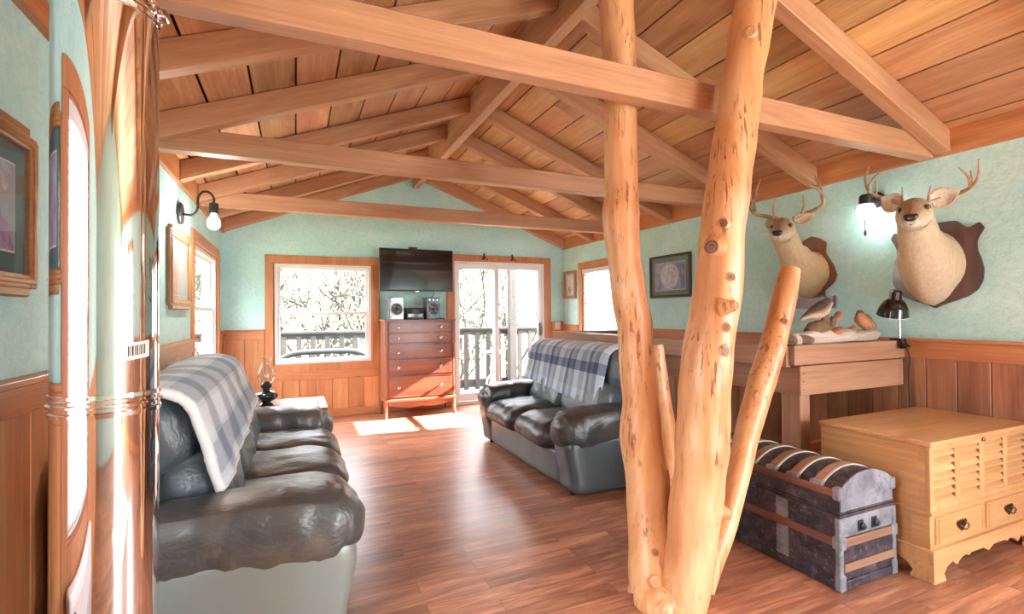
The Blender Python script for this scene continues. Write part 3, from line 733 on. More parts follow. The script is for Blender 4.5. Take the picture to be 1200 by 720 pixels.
# ------------------------------------------------------------------ end table and oil lamp
tx0, tx1, ty0, ty1 = -.46, .245, 4.44, 5.06
t = thing('end_table', 'low wooden end table between the long sofa and the window', 'table', ((tx0+tx1)/2, (ty0+ty1)/2, 0))
b = MB(); n = 4
for i in range(n): b.box(tx0, ty0+(ty1-ty0)*i/n+.001, .525, tx1-.07, ty0+(ty1-ty0)*(i+1)/n-.001, .555, .003)
b.box(tx1-.068, ty0, .525, tx1, ty1, .555, .003); b.build('table_top', M['walnutX'], t)
b = MB(); b.box(tx0+.05, ty0+.05, .44, tx1-.05, ty1-.05, .525, .004); b.build('apron', M['walnutX'], t)
for x in (tx0+.04, tx1-.09):
    for y in (ty0+.04, ty1-.09):
        b = MB(); b.box(x, y, 0, x+.05, y+.05, .525, .004); b.build('leg', M['walnutZ'], t)
lp = Vector((-.235, 4.74, .555))
t = thing('oil_lamp', 'glass oil lamp with a clear flared chimney on the end table', 'oil lamp', lp)
M['green_glass'] = flat('dark_green_glass', srgb(16, 44, 40), .08, coat=.6)
b = MB(); b.lathe([(.052, 0), (.056, .008), (.05, .018), (.036, .028), (.034, .034), (.066, .052), (.084, .074), (.086, .092), (.072, .112), (.04, .126), (.026, .132)], lp, 32)
for v in b.bm.verts:
    d = v.co-lp
    if .05 < d.z < .115:
        a = math.atan2(d.y, d.x); k = 1+.05*math.cos(a*16); v.co.x = lp.x+d.x*k; v.co.y = lp.y+d.y*k
b.build('font', M['green_glass'], t)
b = MB(); b.lathe([(.027, .13), (.03, .14), (.028, .152), (.04, .158), (.044, .168), (.042, .182), (.03, .196), (.022, .206), (.01, .21)], lp, 24); b.tube([lp+Vector((.03, 0, .158)), lp+Vector((.065, -.02, .158))], .003, 6); bu = b.build('burner', M['iron'], t)
b = MB(); b.lathe([(.009, 0), (.009, .004)], lp+Vector((.066, -.02, .156)), 12); b.build('wick_knob', M['brass'], bu)
b = MB(); pr = [(.038, .172), (.04, .19), (.062, .225), (.070, .25), (.064, .285), (.045, .33), (.034, .36), (.034, .38), (.044, .405), (.046, .41)]
b.lathe(pr+[(r-.003, z) for r, z in pr[::-1]], lp, 32, cap=False); b.build('chimney', M['lamp_glass'], t)

# ------------------------------------------------------------------ dresser
dx0, dx1, dy0, dy1, dz = 1.025, 1.957, 6.372, 6.835, 1.262
t = thing('chest_of_drawers', 'tall walnut chest of drawers under the television', 'dresser', ((dx0+dx1)/2, (dy0+dy1)/2, 0))
b = MB(); b.box(dx0+.012, dy0+.02, .20, dx1-.012, dy1, 1.245, .004)
b.box(dx0, dy0, .94, dx0+.05, dy0+.05, 1.245, .012, seg=2); b.box(dx1-.05, dy0, .94, dx1, dy0+.05, 1.245, .012, seg=2)
b.box(dx0+.014, dy0+.012, .24, dx0+.04, dy0+.05, .94, .006); b.box(dx1-.04, dy0+.012, .24, dx1-.014, dy0+.05, .94, .006)
b.build('case', M['walnutZ'], t)
b = MB(); b.box(dx0-.005, dy0-.008, 1.243, dx1+.005, dy1+.005, dz, .005, seg=2); b.build('top', M['walnutX'], t)
b = MB(); b.box(dx0-.004, dy0-.006, .205, dx1+.004, dy0+.03, .245, .01, seg=2); b.box(dx0-.004, dy0, .205, dx0+.03, dy1, .245, .01); b.box(dx1-.03, dy0, .205, dx1+.004, dy1, .245, .01); b.build('base_moulding', M['walnutX'], t)
w = dx1-dx0-.10; xa = dx0+.05
pts = [(xa, .21)]
for i in range(41):
    u = i/40; s_ = abs(2*u-1)
    z = .175-.045*math.sin(min(1, (1-s_)*1.6)*math.pi/2)*(0 if s_ < .0 else 1)*(1 if s_ > .15 else 1-.5*(1-s_/.15)) - (0 if s_ < .8 else 0)
    pts.append((xa+w*u, z if 0 < i < 40 else .14))
pts.append((xa+w, .21)); b = MB(); b.prism(pts, 'y', dy0+.008, dy0+.026); b.build('scalloped_apron', M['walnutX'], t)
for x, sx in ((dx0+.025, -1), (dx1-.025, 1)):
    for y in (dy0+.025, dy1-.03):
        b = MB(); b.tube([(x, y, .21), (x+sx*.002, y, .14), (x+sx*.008, y-.004*(y < 6.5), .05), (x+sx*.016, y-.008*(y < 6.5), 0)], [.03, .024, .019, .022], 4, sm=False); b.build('leg', M['walnutZ'], t)
def kring(c, B, mi=0): B.lathe([(.008, 0), (.008, .012), (.020, .016), (.021, .022), (.014, .026), (.012, .023), (.006, .026)], c, 18, M=Matrix.Rotation(R(90), 3, 'X'))
for z0, z1, top in ((1.10, 1.225, True), (.96, 1.085, True), (.765, .93, False), (.555, .745, False), (.265, .535, False)):
    b = MB(); x0, x1 = dx0+.055, dx1-.055; b.box(x0, dy0+.004, z0, x1, dy0+.06, z1, .004); dr = b.build('drawer', M['walnutX'], t)
    for q in (1.2, 1.752):
        b = MB(); kring(Vector((q, dy0+.004, (z0+z1)/2)), b); b.build('knob', M['silver'], dr)
    b = MB()
    if top:
        zc = (z0+z1)/2; h = (z1-z0)/2-.014
        for s, xx in ((-1, x0+.07), (1, x1-.07)):
            b.tube([(xx+s*(.012+.045*math.cos(a*math.pi/16)), dy0+.003, zc+h*math.sin(a*math.pi/16)) for a in range(-8, 9)], .004, 6)
    else:
        b.box(x0, dy0+.001, z0, x1, dy0+.005, z0+.006); b.box(x0, dy0+.001, z1-.006, x1, dy0+.005, z1)
    b.build('moulding', M['walnutX'] if not top else M['oakX'], dr)

# stereo on the dresser
def speaker(x, y, label):
    o = thing('bookshelf_speaker', label, 'speaker', (x, y, dz), 'stereo speakers')
    b = MB(); b.box(x-.092, y-.09, dz, x+.092, y+.12, dz+.295, .008, seg=2); b.build('cabinet', M['grey_plastic'], o)
    b = MB(); b.box(x-.088, y-.098, dz+.004, x+.088, y-.088, dz+.29, .004)
    b.build('front_baffle', M['black_gloss'], o)
    Q = Matrix.Rotation(R(90), 3, 'X'); c = Vector((x, y-.098, dz+.135))
    b = MB(); b.lathe([(.078, 0), (.078, .006), (.068, .008), (.066, .002)], c, 32, M=Q, cap=False); ring = b.build('woofer_ring', M['silver'], o)
    b = MB(); b.lathe([(.066, .002), (.03, -.004), (.02, .006), (.004, .010)], c, 28, M=Q); b.build('woofer_cone', M['black'], ring)
    b = MB()
    for k in range(4):
        a = R(45+90*k); d = Vector((math.cos(a), 0, math.sin(a))); b.tube([c+d*.02+Vector((0, -.008, 0)), c+d*.07+Vector((0, -.008, 0))], [.009, .006], 8)
    b.build('woofer_brace', M['silver'], ring)
    b = MB()
    for q in (-.05, 0, .05): b.lathe([(.012, 0), (.010, .004)], (x+q, y-.098, dz+.255), 14, M=Q)
    b.build('tweeter', M['silver'], o)
    b = MB(); b.prism([(x-.085, dz+.006), (x+.085, dz+.006), (x+.06, dz+.05), (x-.06, dz+.05)], 'y', y-.108, y-.097); b.build('bass_port', M['black_gloss'], o)
speaker(1.19, 6.52, 'left black stereo speaker on the walnut chest of drawers')
speaker(1.672, 6.52, 'right black stereo speaker on the walnut chest of drawers, beside the door casing')
o = thing('stereo_receiver', 'black stereo unit between the two speakers', 'stereo', (1.43, 6.52, dz))
b = MB(); b.box(1.312, 6.43, dz, 1.55, 6.66, dz+.15, .012, seg=2); b.build('case', M['black'], o)
b = MB(); b.box(1.335, 6.426, dz+.03, 1.528, 6.432, dz+.075, .002); b.build('display', M['screen'], o)
Q = Matrix.Rotation(R(90), 3, 'X')
for x, r in ((1.355, .03), (1.432, .036), (1.507, .03)):
    b = MB(); b.lathe([(r, 0), (r, .012), (r*.8, .016), (r*.4, .018)], (x, 6.43, dz+.105), 20, M=Q); b.build('dial', M['grey_plastic'] if r > .03 else M['iron'], o)
b = MB(); b.box(1.70, 6.40, dz, 1.82, 6.425, dz+.018, .004); tag(recenter(b.build('remote_control', M['black']), (1.76, 6.41, dz)), 'small black remote lying before the speaker nearest the door', 'remote control')

# television
t = thing('television', 'flat black television mounted on the back wall above the chest of drawers', 'television', (1.5, 6.6, 1.64))
b = MB(); b.box(1.0, 6.60, 1.64, 1.998, 6.635, 2.208, .006, seg=2); b.build('casing', M['black'], t)
b = MB(); b.box(1.012, 6.597, 1.662, 1.986, 6.601, 2.196); b.build('screen', M['black_gloss'], t)
b = MB(); b.box(1.475, 6.596, 1.630, 1.525, 6.615, 1.646, .004); b.build('sensor', M['silver'], t)
b = MB(); b.box(1.46, 6.635, 1.80, 1.54, 6.66, 2.10, .003); b.box(1.485, 6.65, 1.9, 1.515, YB-.01, 1.94, .003); b.box(1.44, YB-.014, 1.75, 1.56, YB, 2.27, .003); b.tube(spline([(1.5, YB-.012, 2.22), (1.5, 6.72, 2.22), (1.5, 6.655, 2.2), (1.5, 6.65, 2.05)], 5), .01, 8); b.build('wall_bracket', M['black'], t)
b = MB(); b.tube(spline([(1.72, 6.63, 1.65), (1.735, 6.64, 1.6), (1.70, 6.67, 1.55), (1.69, 6.66, 1.50)], 6), .004, 6); b.build('cable', M['black'], t)

# hooks over the door, switch plate
for x, lab in ((2.556, 'black double hook on the door head casing, nearer the television'), (3.013, 'black double hook on the door head casing, above the middle of the sliding door')):
    o = thing('coat_hook', lab, 'hook', (x, YB-.024, 2.15), 'door hooks')
    b = MB(); b.box(x-.012, YB-.032, 2.13, x+.012, YB-.022, 2.225, .004); b.build('back_plate', M['black'], o)
    for s in (-1, 1):
        b = MB(); b.tube(spline([(x, YB-.03, 2.19), (x+s*.022, YB-.05, 2.15), (x+s*.036, YB-.062, 2.125), (x+s*.044, YB-.075, 2.14)], 5), .006, 8); b.build('prong', M['black'], o)
o = thing('light_switch', 'white double switch plate beside the sliding door', 'light switch', (3.79, YB-.016, 1.125))
b = MB(); b.box(3.74, YB-.022, 1.068, 3.838, YB-.015, 1.185, .003); b.build('plate', M['plate'], o)
for x in (3.768, 3.812):
    b = MB(); b.box(x-.005, YB-.03, 1.115, x+.005, YB-.021, 1.14, .002); b.build('toggle', M['plate'], o)

# ------------------------------------------------------------------ pictures
def art(name, kind):
    t = NT(name); co = t.coord((1, 1, 1), False); a = t.noise(co, 9, 5, .65, .8); b_ = t.noise(co, 30, 4, .7)
    if kind == 'blue':
        tc = t.n('ShaderNodeTexCoord'); sp = t.n('ShaderNodeSeparateXYZ'); t.l(tc.outputs['Object'], sp.inputs[0])
        d = t.math('SQRT', t.math('ADD', t.math('POWER', t.math('MULTIPLY', sp.outputs[1], 1.0), 2.), t.math('POWER', sp.outputs[2], 2.)))
        k = t.ramp(d, [(.135, (1, 1, 1)), (.16, (0, 0, 0))])
        c = t.mix(k, t.ramp(a, [(.35, srgb(110, 130, 176)), (.6, srgb(176, 186, 210))]), t.ramp(b_, [(.35, srgb(168, 180, 198)), (.55, srgb(228, 228, 230))]))
    elif kind == 'violet': c = t.ramp(a, [(.3, srgb(96, 86, 140)), (.45, srgb(176, 150, 186)), (.58, srgb(150, 176, 190)), (.7, srgb(226, 214, 214))])
    elif kind == 'flower': c = t.mix(t.ramp(a, [(.52, (0, 0, 0)), (.62, (1, 1, 1))]), srgb(226, 226, 222), t.ramp(b_, [(.4, srgb(120, 130, 128)), (.6, srgb(176, 120, 116))]))
    else: c = t.ramp(a, [(.35, srgb(188, 170, 164)), (.65, srgb(214, 204, 198))])
    return t.set(Base_Color=c, Roughness=.6)
def picture(label, x, sgn, y0, y1, z0, z1, fmat, fw, mats, mw, amat, ears=False, tilt=0):
    yc, zc = (y0+y1)/2, (z0+z1)/2
    o = thing('framed_picture', label, 'picture', (x, yc, zc), 'framed pictures')
    b = MB(); d = .028*sgn
    for q in ring4(y0, z0, y1, z1, fw):
        b.box(x, q[0], q[1], x+d, q[2], q[3], .006, seg=2)
        h = fw*.3; hz_ = -h if q[2]-q[0] > fw*1.5 else h; b.box(x, q[0]+hz_, q[1]+h, x+d*1.25, q[2]-hz_, q[3]-h, .004)
    if ears:
        for z in (z0-.028, z1-.004): b.box(x, y0+.05, z, x+d, y1-.05, z+.032, .006)
    b.build('frame', fmat, o)
    zz = x+.010*sgn
    i0, i1, j0, j1 = y0+fw, y1-fw, z0+fw, z1-fw
    b = MB(); b.box(x, i0, j0, zz, i1, j1); b.build('mat_board', mats, o)
    b = MB(); b.box(zz, i0+mw-.006, j0+mw-.006, zz+.002*sgn, i1-mw+.006, j1-mw+.006); b.build('mat_edge', M['paper'], o)
    b = MB(); b.box(zz, i0+mw, j0+mw, zz+.004*sgn, i1-mw, j1-mw); b.build('print', amat, o)
    b = MB(); b.box(zz+.008*sgn, i0, j0, zz+.010*sgn, i1, j1); b.build('pane', M['pic_glass'], o)
M['mat_teal'] = flat('teal_mat_board', srgb(84, 112, 116), .8); M['mat_green'] = flat('green_mat_board', srgb(124, 146, 130), .8); M['mat_pale'] = flat('pale_mat_board', srgb(206, 204, 198), .8)
M['frame_dark'] = wood('dark_picture_frame', srgb(88, 62, 50), srgb(56, 38, 32), 'Z', 1, .35, .1, 0)
picture('wood framed violet print with a teal mat on the wall beside the stovepipe', XL, 1, 1.52, 2.165, 1.425, 1.925, M['oakY'], .045, M['mat_teal'], .07, art('violet_print', 'violet'), True)
picture('narrow wood framed faded print under the lit left wall lamp', XL, 1, 4.10, 4.84, 1.41, 1.96, M['oakZ'], .05, M['mat_pale'], .03, art('faded_print', 'faded'), True)
picture('dark framed blue round scene on the right wall between two stems of the tree post', XR, -1, 4.10, 4.77, 1.493, 1.983, M['frame_dark'], .03, M['mat_green'], .06, art('blue_scene', 'blue'))
picture('small framed flower print in the corner beside the sliding door', XR, -1, 6.49, 6.85, 1.548, 1.978, M['oakZ'], .045, M['mat_pale'], .04, art('flower_print', 'flower'))
picture('dark frame peeking out behind the left stem of the tree post', XR, -1, 4.955, 5.17, 1.62, 1.99, M['frame_dark'], .025, M['mat_green'], .03, art('hidden_print', 'faded'))

# ------------------------------------------------------------------ wall lamps
o = thing('wall_lamp', 'black gooseneck wall lamp with a lit bare bulb on the left wall', 'wall lamp', (XL, 4.485, 2.12))
Y = Matrix.Rotation(R(90), 3, 'Y')
b = MB(); b.lathe([(.085, 0), (.085, .02), (.078, .028), (.02, .03)], (XL, 4.485, 2.12), 28, M=Y); b.build('wall_plate', M['iron'], o)
bx_ = XL+.235
b = MB(); b.tube(spline([(XL+.02, 4.485, 2.12), (XL+.09, 4.485, 2.115), (XL+.125, 4.485, 2.16), (XL+.13, 4.485, 2.25), (XL+.16, 4.485, 2.30), (XL+.205, 4.485, 2.30), (bx_, 4.485, 2.26), (bx_, 4.485, 2.22)], 8), .009, 10); b.build('arm', M['iron'], o)
b = MB(); b.lathe([(.012, .085), (.032, .075), (.034, 0), (.028, -.004)], (bx_, 4.485, 2.14), 20); b.build('socket', M['iron'], o)
b = MB(); b.lathe([(.016, 0), (.02, -.02), (.042, -.06), (.048, -.09), (.038, -.12), (.015, -.135)], (bx_, 4.485, 2.145), 20); b.build('bulb', M['bulb'], o)
def lampl(name, loc, e, r=.05):
    l = bpy.data.lights.new(name, 'POINT'); l.energy = e; l.shadow_soft_size = r; l.color = (1, .95, .86); q = bpy.data.objects.new(name, l); COL.objects.link(q); q.location = loc
lampl('left_bulb_light', (bx_+.03, 4.46, 1.96), 12)
sx, sy, sz = XR-.12, 2.245, 2.07
o = thing('wall_lamp', 'lit glass wall lamp with a pull chain between the two mounted deer', 'wall lamp', (XR, sy, 2.13))
b = MB(); b.lathe([(.06, 0), (.06, .015), (.05, .03), (.02, .035)], (XR, sy, 2.14), 24, M=Matrix.Rotation(R(-90), 3, 'Y')); b.tube([(XR-.03, sy, 2.14), (sx, sy, 2.14)], .014, 10); b.lathe([(.03, .07), (.042, .06), (.045, 0), (.04, -.01)], (sx, sy, 2.10), 20); b.build('bracket', M['iron'], o)
b = MB(); b.lathe([(.04, .03), (.055, .0), (.062, -.04), (.05, -.075), (.02, -.09)], (sx, sy, 2.075), 22); b.build('bulb', M['bulb'], o)
b = MB(); b.tube([(sx-.05, sy-.02, 2.10), (sx-.05, sy-.02, 1.90)], .0025, 6); b.build('pull_chain', M['brass'], o)
b = MB(); b.lathe([(.004, .03), (.008, .02), (.009, 0), (.003, -.012)], (sx-.05, sy-.02, 1.875), 10); b.build('pull_knob', M['brass'], o)
lampl('right_bulb_light', (sx-.04, sy-.01, 1.94), .8)

# ------------------------------------------------------------------ mounted deer
def fur_mat():
    t = NT('deer_fur'); a = t.n('ShaderNodeAttribute', attribute_name='coat'); f = t.noise(t.coord((60, 60, 22), False), 1, 5, .7, .5); g = t.noise(t.coord((190, 190, 60), False), 1, 3, .6)
    c = t.mix(1, a.outputs['Color'], t.ramp(f, [(.25, (.80, .76, .70)), (.7, (1.08, 1.07, 1.05))]), 'MULTIPLY')
    t.bump(t.math('ADD', f, t.math('MULTIPLY', g, .6)), .9, .016)
    return t.set(Base_Color=c, Roughness=.85, Sheen_Weight=.15, Specular_IOR_Level=.2)
M['fur'] = fur_mat()
M['antler'] = wood('antler_bone', srgb(206, 178, 142), srgb(134, 96, 66), 'Z', 3, .4, .05, 0)
M['nose'] = flat('black_nose', srgb(26, 22, 22), .3, coat=.4)
M['eye'] = flat('dark_glass_eye', srgb(16, 10, 8), .05, coat=1)
TAN, PALE, BROWN, WHITE, GREY = srgb(218, 192, 156), srgb(232, 214, 186), srgb(150, 112, 80), srgb(238, 228, 212), srgb(216, 188, 146)
def blend(a, b, k): return tuple(x+(y-x)*k for x, y in zip(a, b))
def deer(label, yb, zb, H, pos_eye_mid, base_r, shield, smat, yaw_extra, antl, antr, ear_l, ear_r, nose_px, wide=1., ear_len=.2):
    """yb, zb: centre of the neck on the wall; H: head centre in the room"""
    t = thing('deer_mount', label, 'mounted deer head', (XR, yb, zb))
    F = (CP-H); F.z = 0; F.normalize(); F = Matrix.Rotation(yaw_extra, 3, 'Z') @ F
    S = Vector((-F.y, F.x, 0))                                  # towards the right of the picture when looking at the deer
    if S.dot(_rt) < 0: S = -S
    Z = Vector((0, 0, 1)); W0 = Vector((XR-.022, yb, zb)); out = Vector((-1, 0, 0)); side0 = Vector((0, -1, 0))
    def mixv(a, b, k): return (a*(1-k)+b*k).normalized()
    rows = []                                                   # centre, normal, side, half width, half height
    TH = H+F*.035-Z*.088
    N = [W0, W0+out*.07+Z*.0, W0.lerp(H, .36)+out*.06+Z*-.02, W0.lerp(H, .62)+Z*-.005+out*.045, H-F*.065-Z*.035]
    rb = base_r
    specs = [(N[0], out, side0, rb[0], rb[1]), (N[1], mixv(out, Z, .12), side0, rb[0]*.97, rb[1]*.96), (N[2], mixv(out, Z, .38), mixv(side0, S, .3), rb[0]*.80, rb[1]*.74),
             (N[3], mixv(mixv(out, F, .3), Z, .52), mixv(side0, S, .6), rb[0]*.60*wide, rb[1]*.52), *[(TH+F*(.012*k)+(Z*math.cos(R(th))-F*math.sin(R(th)))*rc, F*math.cos(R(th))+Z*math.sin(R(th)), mixv(side0, S, .9), ra, rc) for k, (th, ra, rc) in enumerate(((54, .090, .118), (28, .090, .108), (4, .089, .100)))]]
    hd = [(.075, .006, .084, .090), (.10, -.004, .070, .078), (.15, -.025, .052, .060), (.20, -.042, .045, .050), (.235, -.050, .043, .046), (.258, -.054, .036, .038), (.268, -.055, .018, .02)]
    for f, z, a, c in hd:
        rows.append((H+F*f+Z*z, (F*1-Z*.32).normalized(), S, a, c))
    allr = specs+rows; n = 28; rings = []; cols = []
    # interpolate for smoothness
    fine = []
    for i in range(len(allr)-1):
        m_ = 5 if i < len(specs) else 3
        for k in range(m_):
            def cr(q):
                p = [allr[max(0, min(len(allr)-1, i+j))][q] for j in (-1, 0, 1, 2)]; u = k/m_
                if isinstance(p[1], Vector): r = .5*((2*p[1])+(p[2]-p[0])*u+(2*p[0]-5*p[1]+4*p[2]-p[3])*u*u+(3*p[1]-p[0]-3*p[2]+p[3])*u**3)
                else: r = p[1]+(p[2]-p[1])*(u*u*(3-2*u))
                return r
            fine.append([cr(q) for q in range(5)]+[(i+k/m_)/(len(allr)-1)])
    fine.append(list(allr[-1])+[1.])
    hs = len(specs)/(len(allr)-1)
    b = MB()
    for c, nrm, sd, ra, rc, tt in fine:
        nrm = nrm.normalized(); sd = (sd-nrm*sd.dot(nrm)).normalized(); up = nrm.cross(sd)
        if up.z < 0 and tt > .3 or (tt <= .3 and (up.z < 0)): up = -up
        ring = []
        for k in range(n):
            a = 2*math.pi*k/n; e = 1.
            ca, sa = math.cos(a), math.sin(a)
            w = 1+.035*noise.noise(Vector((ca*2.2, sa*2.2, tt*9)))+.02*noise.noise(Vector((ca*6, sa*6, tt*26)))
            wid = ra*(1-.16*max(0, sa) if tt > hs else 1+.08*min(0, sa)*-1)
            if tt < .2: wid *= 1-.42*max(0, -sa)**1.6*(1-tt/.2)
            ring.append(c+sd*ca*wid*w+up*sa*rc*w*(1+(.10*max(0, -sa)**4*(1-tt/.2) if tt < .2 else 0)))
            z_ = sa
            if tt < hs*.9:
                col = blend(TAN, PALE, .35+.5*max(0, -sa)) if wide > .99 else blend(GREY, PALE, min(1, tt/hs)**1.2)
                if tt < .05: col = blend(col, TAN, .3)
            else:
                h = (tt-hs)/(1-hs)
                col = blend(TAN, BROWN, max(0, min(1, (sa-.1)*2.0))*max(0, min(1, 1.7-1.2*abs(ca)))*(.75+.25*noise.noise(Vector((ca*3, sa*3, h*8))))) if h < .86 else blend(TAN, WHITE, max(0, min(1, (.2-sa)*1.5)))
                if sa < -.2: col = blend(col, WHITE, .7)
                if h > .93: col = blend(col, BROWN, .2)
            cols.append(col)
        rings.append(ring)
    b.loft(rings)
    body = b.build('head_and_neck', M['fur'], t)
    at_ = body.data.color_attributes.new('coat', 'FLOAT_COLOR', 'POINT')
    for i, c in enumerate(cols): at_.data[i].color = c
    # nose pad, eyes
    hp = H+F*.262+Z*-.037
    b = MB(); b.cushion((0, 0, 0), (.022, .034, .022), k=2.6, n=8)
    q = Matrix((F, S, Z)).transposed()
    for v in b.bm.verts: v.co = hp+q @ Vector((v.co.x, v.co.y*(1+.5*v.co.z/.022*.5), v.co.z))
    ns = b.build('nose', M['nose'], t)
    b = MB()
    for s in (-1, 1):
        c = hp+F*.018+S*s*.018+Z*.002; b.lathe([(.008, -.002), (.006, .002)], c, 10, M=F.to_track_quat('Z', 'Y').to_matrix())
    b.build('nostril', M['eye'], ns)
    b = MB(); pts = [H+F*(.262-.035*abs(k)/4)+S*(k*.009)+Z*(-.078+.004*abs(k)) for k in range(-4, 5)]; b.tube(pts, .003, 6); b.build('mouth', M['nose'], t)
    for s in (-1, 1):
        c = H+F*.092+S*s*.061+Z*.036
        b = MB(); b.cushion(c, (.014, .014, .013), k=2, n=6); ey = b.build('eye', M['eye'], t)
        b = MB(); b.tube([c+(F*.5+S*s*.86)*.006+Z*(.017*math.sin(a))+(F*.86-S*s*.5)*(.022*math.cos(a)) for a in [j*math.pi/8 for j in range(17)]], .004, 6, cap=False); b.build('eyelid', M['nose'], ey)
    # ears: cupped leaves
    for root, tip, s in ((H-F*.03+S*-.075+Z*.085, ear_l, -1), (H-F*.03+S*.075+Z*.085, ear_r, 1)):
        tipw = tip; ax = tipw-root; L = ax.length; ax.normalize(); wd = ax.cross(F).normalized()
        if wd.z < 0: wd = -wd
        b = MB()
        def ear(u, v, off=0):
            wv = .060*ear_len/.2*math.sin(math.pi*min(1, u*.93+.10))**.75*(1-.35*u)+.004
            a = (v-.5)*2; cup = .030*(1-a*a)*math.sin(math.pi*min(1, u+.12))
            return root+ax*(L*u)+wd*(a*wv)-F*(cup-.012)
        b.grid(lambda u, v: ear(u, v), 14, 10)
        er = b.build('ear', M['ear_'+('out')] if 'ear_out' in M else M['fur'], t); sd_ = er.modifiers.new('thick', 'SOLIDIFY'); sd_.thickness = .006; sd_.offset = -1
        ca_ = er.data.color_attributes.new('coat', 'FLOAT_COLOR', 'POINT')
        for i in range(len(er.data.vertices)):
            u, v = (i//11)/14, abs((i % 11)/10-.5)*2; ca_.data[i].color = blend(WHITE, TAN, min(1, v**3*.7))
    # antlers
    for beams in (antl, antr):
        b = MB()
        for pts, r0, r1, nm in beams[:1]: b.tube(spline(pts, 8), lerps([r0+(r1-r0)*(i/(len(pts)-1))**1.1 for i in range(len(pts))], 8), 10, nz=.1, nsc=18)
        am = b.build('antler', M['antler'], t)
        for pts, r0, r1, nm in beams[1:]:
            b = MB(); b.tube(spline(pts, 6), lerps([r0+(r1-r0)*i/(len(pts)-1) for i in range(len(pts))], 6), 8, nz=.08, nsc=18); b.build('tine', M['antler'], am)
    # shield plaque
    b = MB(); b.prism(shield, 'x', XR-.024, XR-.001, bev=.005)
    pl = b.build('plaque', smat, t)
    c0 = Vector((0, sum(p[0] for p in shield)/len(shield), sum(p[1] for p in shield)/len(shield)))
    return t
def vplane(H, F, px, py, back=0):
    d = _fw+_rt*((px-600)/CAM_F)+_up*((360-py)/CAM_F); Nn = Vector((F.x, F.y, 0)); q = H-Nn*back
    return CP+d*((q-CP).dot(Nn)/d.dot(Nn))
def antlers(H, F, sets, k):
    out = []
    for beams in sets:
        o_ = []
        for pts, r0, r1 in beams: o_.append(([vplane(H, F, px, py, bk) for px, py, bk in pts], r0*k, r1*k, ''))
        out.append(o_)
    return out
# large light buck over the clamp lamp
H1 = at(1072, 255, x=3.46); F1 = (CP-H1); F1.z = 0; F1.normalize()
s1 = [[([(1058, 239, .03), (1042, 234, .06), (1027, 230, .04), (1017, 222, 0), (1014, 209, -.06), (1018, 196, -.12)], .017, .004), ([(1057, 238, .02), (1058, 229, .0), (1057, 219, -.01)], .010, .003), ([(1018, 226, .0), (1019, 216, -.05), (1024, 208, -.08), (1030, 203, -.1)], .010, .003), ([(1027, 230, .04), (1027, 222, .04), (1026, 212, .05)], .008, .003)],
      [([(1087, 238, .03), (1105, 231.5, .06), (1124, 226.5, .04), (1138, 219, 0), (1146.5, 206, -.06), (1147, 187, -.12)], .017, .004), ([(1088, 236, .02), (1089, 227, .0), (1091, 217.5, -.01)], .010, .003), ([(1138, 219, 0), (1135, 208, -.04), (1129, 201, -.07), (1122.5, 196, -.1)], .011, .003), ([(1138.5, 214, .02), (1138, 205, .04), (1137, 200, .05)], .008, .003)]]
a1 = antlers(H1, F1, s1, 1)
def mirror_shape(half, yc):
    """half outline from the top middle round one side to the bottom middle, as (offset, z)"""
    return [(yc-o, z) for o, z in half]+[(yc+o, z) for o, z in half[::-1] if o > .001]
yc = 1.882
half = [(0, 1.905), (.09, 1.905), (.125, 1.90), (.16, 1.86), (.185, 1.845), (.215, 1.862), (.238, 1.875), (.262, 1.835), (.238, 1.79), (.224, 1.755), (.226, 1.70), (.245, 1.64), (.256, 1.58), (.25, 1.51), (.225, 1.455), (.18, 1.415), (.11, 1.385), (.05, 1.365), (0, 1.338)]
M['plaque_dark'] = wood('dark_stained_plaque', srgb(112, 78, 72), srgb(72, 50, 52), 'Z', 1, .3, .05, 0, coat=.4)
M['plaque_red'] = wood('reddish_plaque', srgb(158, 104, 74), srgb(112, 68, 46), 'Z', 1, .3, .05, 0, coat=.4)
deer('pale mounted buck with wide antlers on a dark shield above the clamp lamp', 1.882, 1.615, H1, None, (.172, .235), mirror_shape(half, yc), M['plaque_dark'], R(-4), a1[0], a1[1],
     vplane(H1, F1, 1033, 232, .03), vplane(H1, F1, 1125, 224, .03), None, 1.0, .215)
# smaller buck behind the cut stem
H2 = at(917.5, 273, x=3.50); F2 = (CP-H2); F2.z = 0; F2.normalize()
s2 = [[([(911, 257, .03), (897, 253.5, .05), (885.5, 251, .03), (879.5, 244, 0), (882, 236, -.05), (892.5, 224, -.12)], .019, .004), ([(907, 255, .02), (906.5, 243, 0), (909, 233, -.02)], .012, .003), ([(885.3, 250, .05), (884, 236, .06), (887, 222, .06), (891, 211, .05)], .012, .003), ([(880, 243, .02), (880, 232, .04), (881.5, 222, .05)], .009, .003)],
      [([(930, 257, .03), (942, 251, .05), (956, 245.5, .03), (964.5, 238, 0), (963, 227, -.05), (955, 220, -.09), (945.5, 216.5, -.12)], .019, .004), ([(939.5, 251, .02), (942, 240, 0), (940.8, 228.5, -.02)], .012, .003), ([(964, 234, 0), (962, 222, .03), (959, 212, .05), (953, 203, .06)], .013, .003), ([(960.5, 217, .04), (957, 213, .05), (954, 208, .05)], .009, .003)]]
a2 = antlers(H2, F2, s2, 1)
yc2 = at(952, 350, x=3.90).y
def hz(px, py):
    p = at(px, py, x=3.90); return (abs(yc2-p.y), p.z)
half2 = [(0, hz(952, 277)[1])]+[hz(*q) for q in ((959, 279), (968, 284), (967, 296), (976, 310), (980.4, 322.5), (977, 331), (965.8, 340.6), (966.5, 347), (970, 350), (977.6, 346), (978.5, 361))]+[(0, hz(952, 362)[1])]
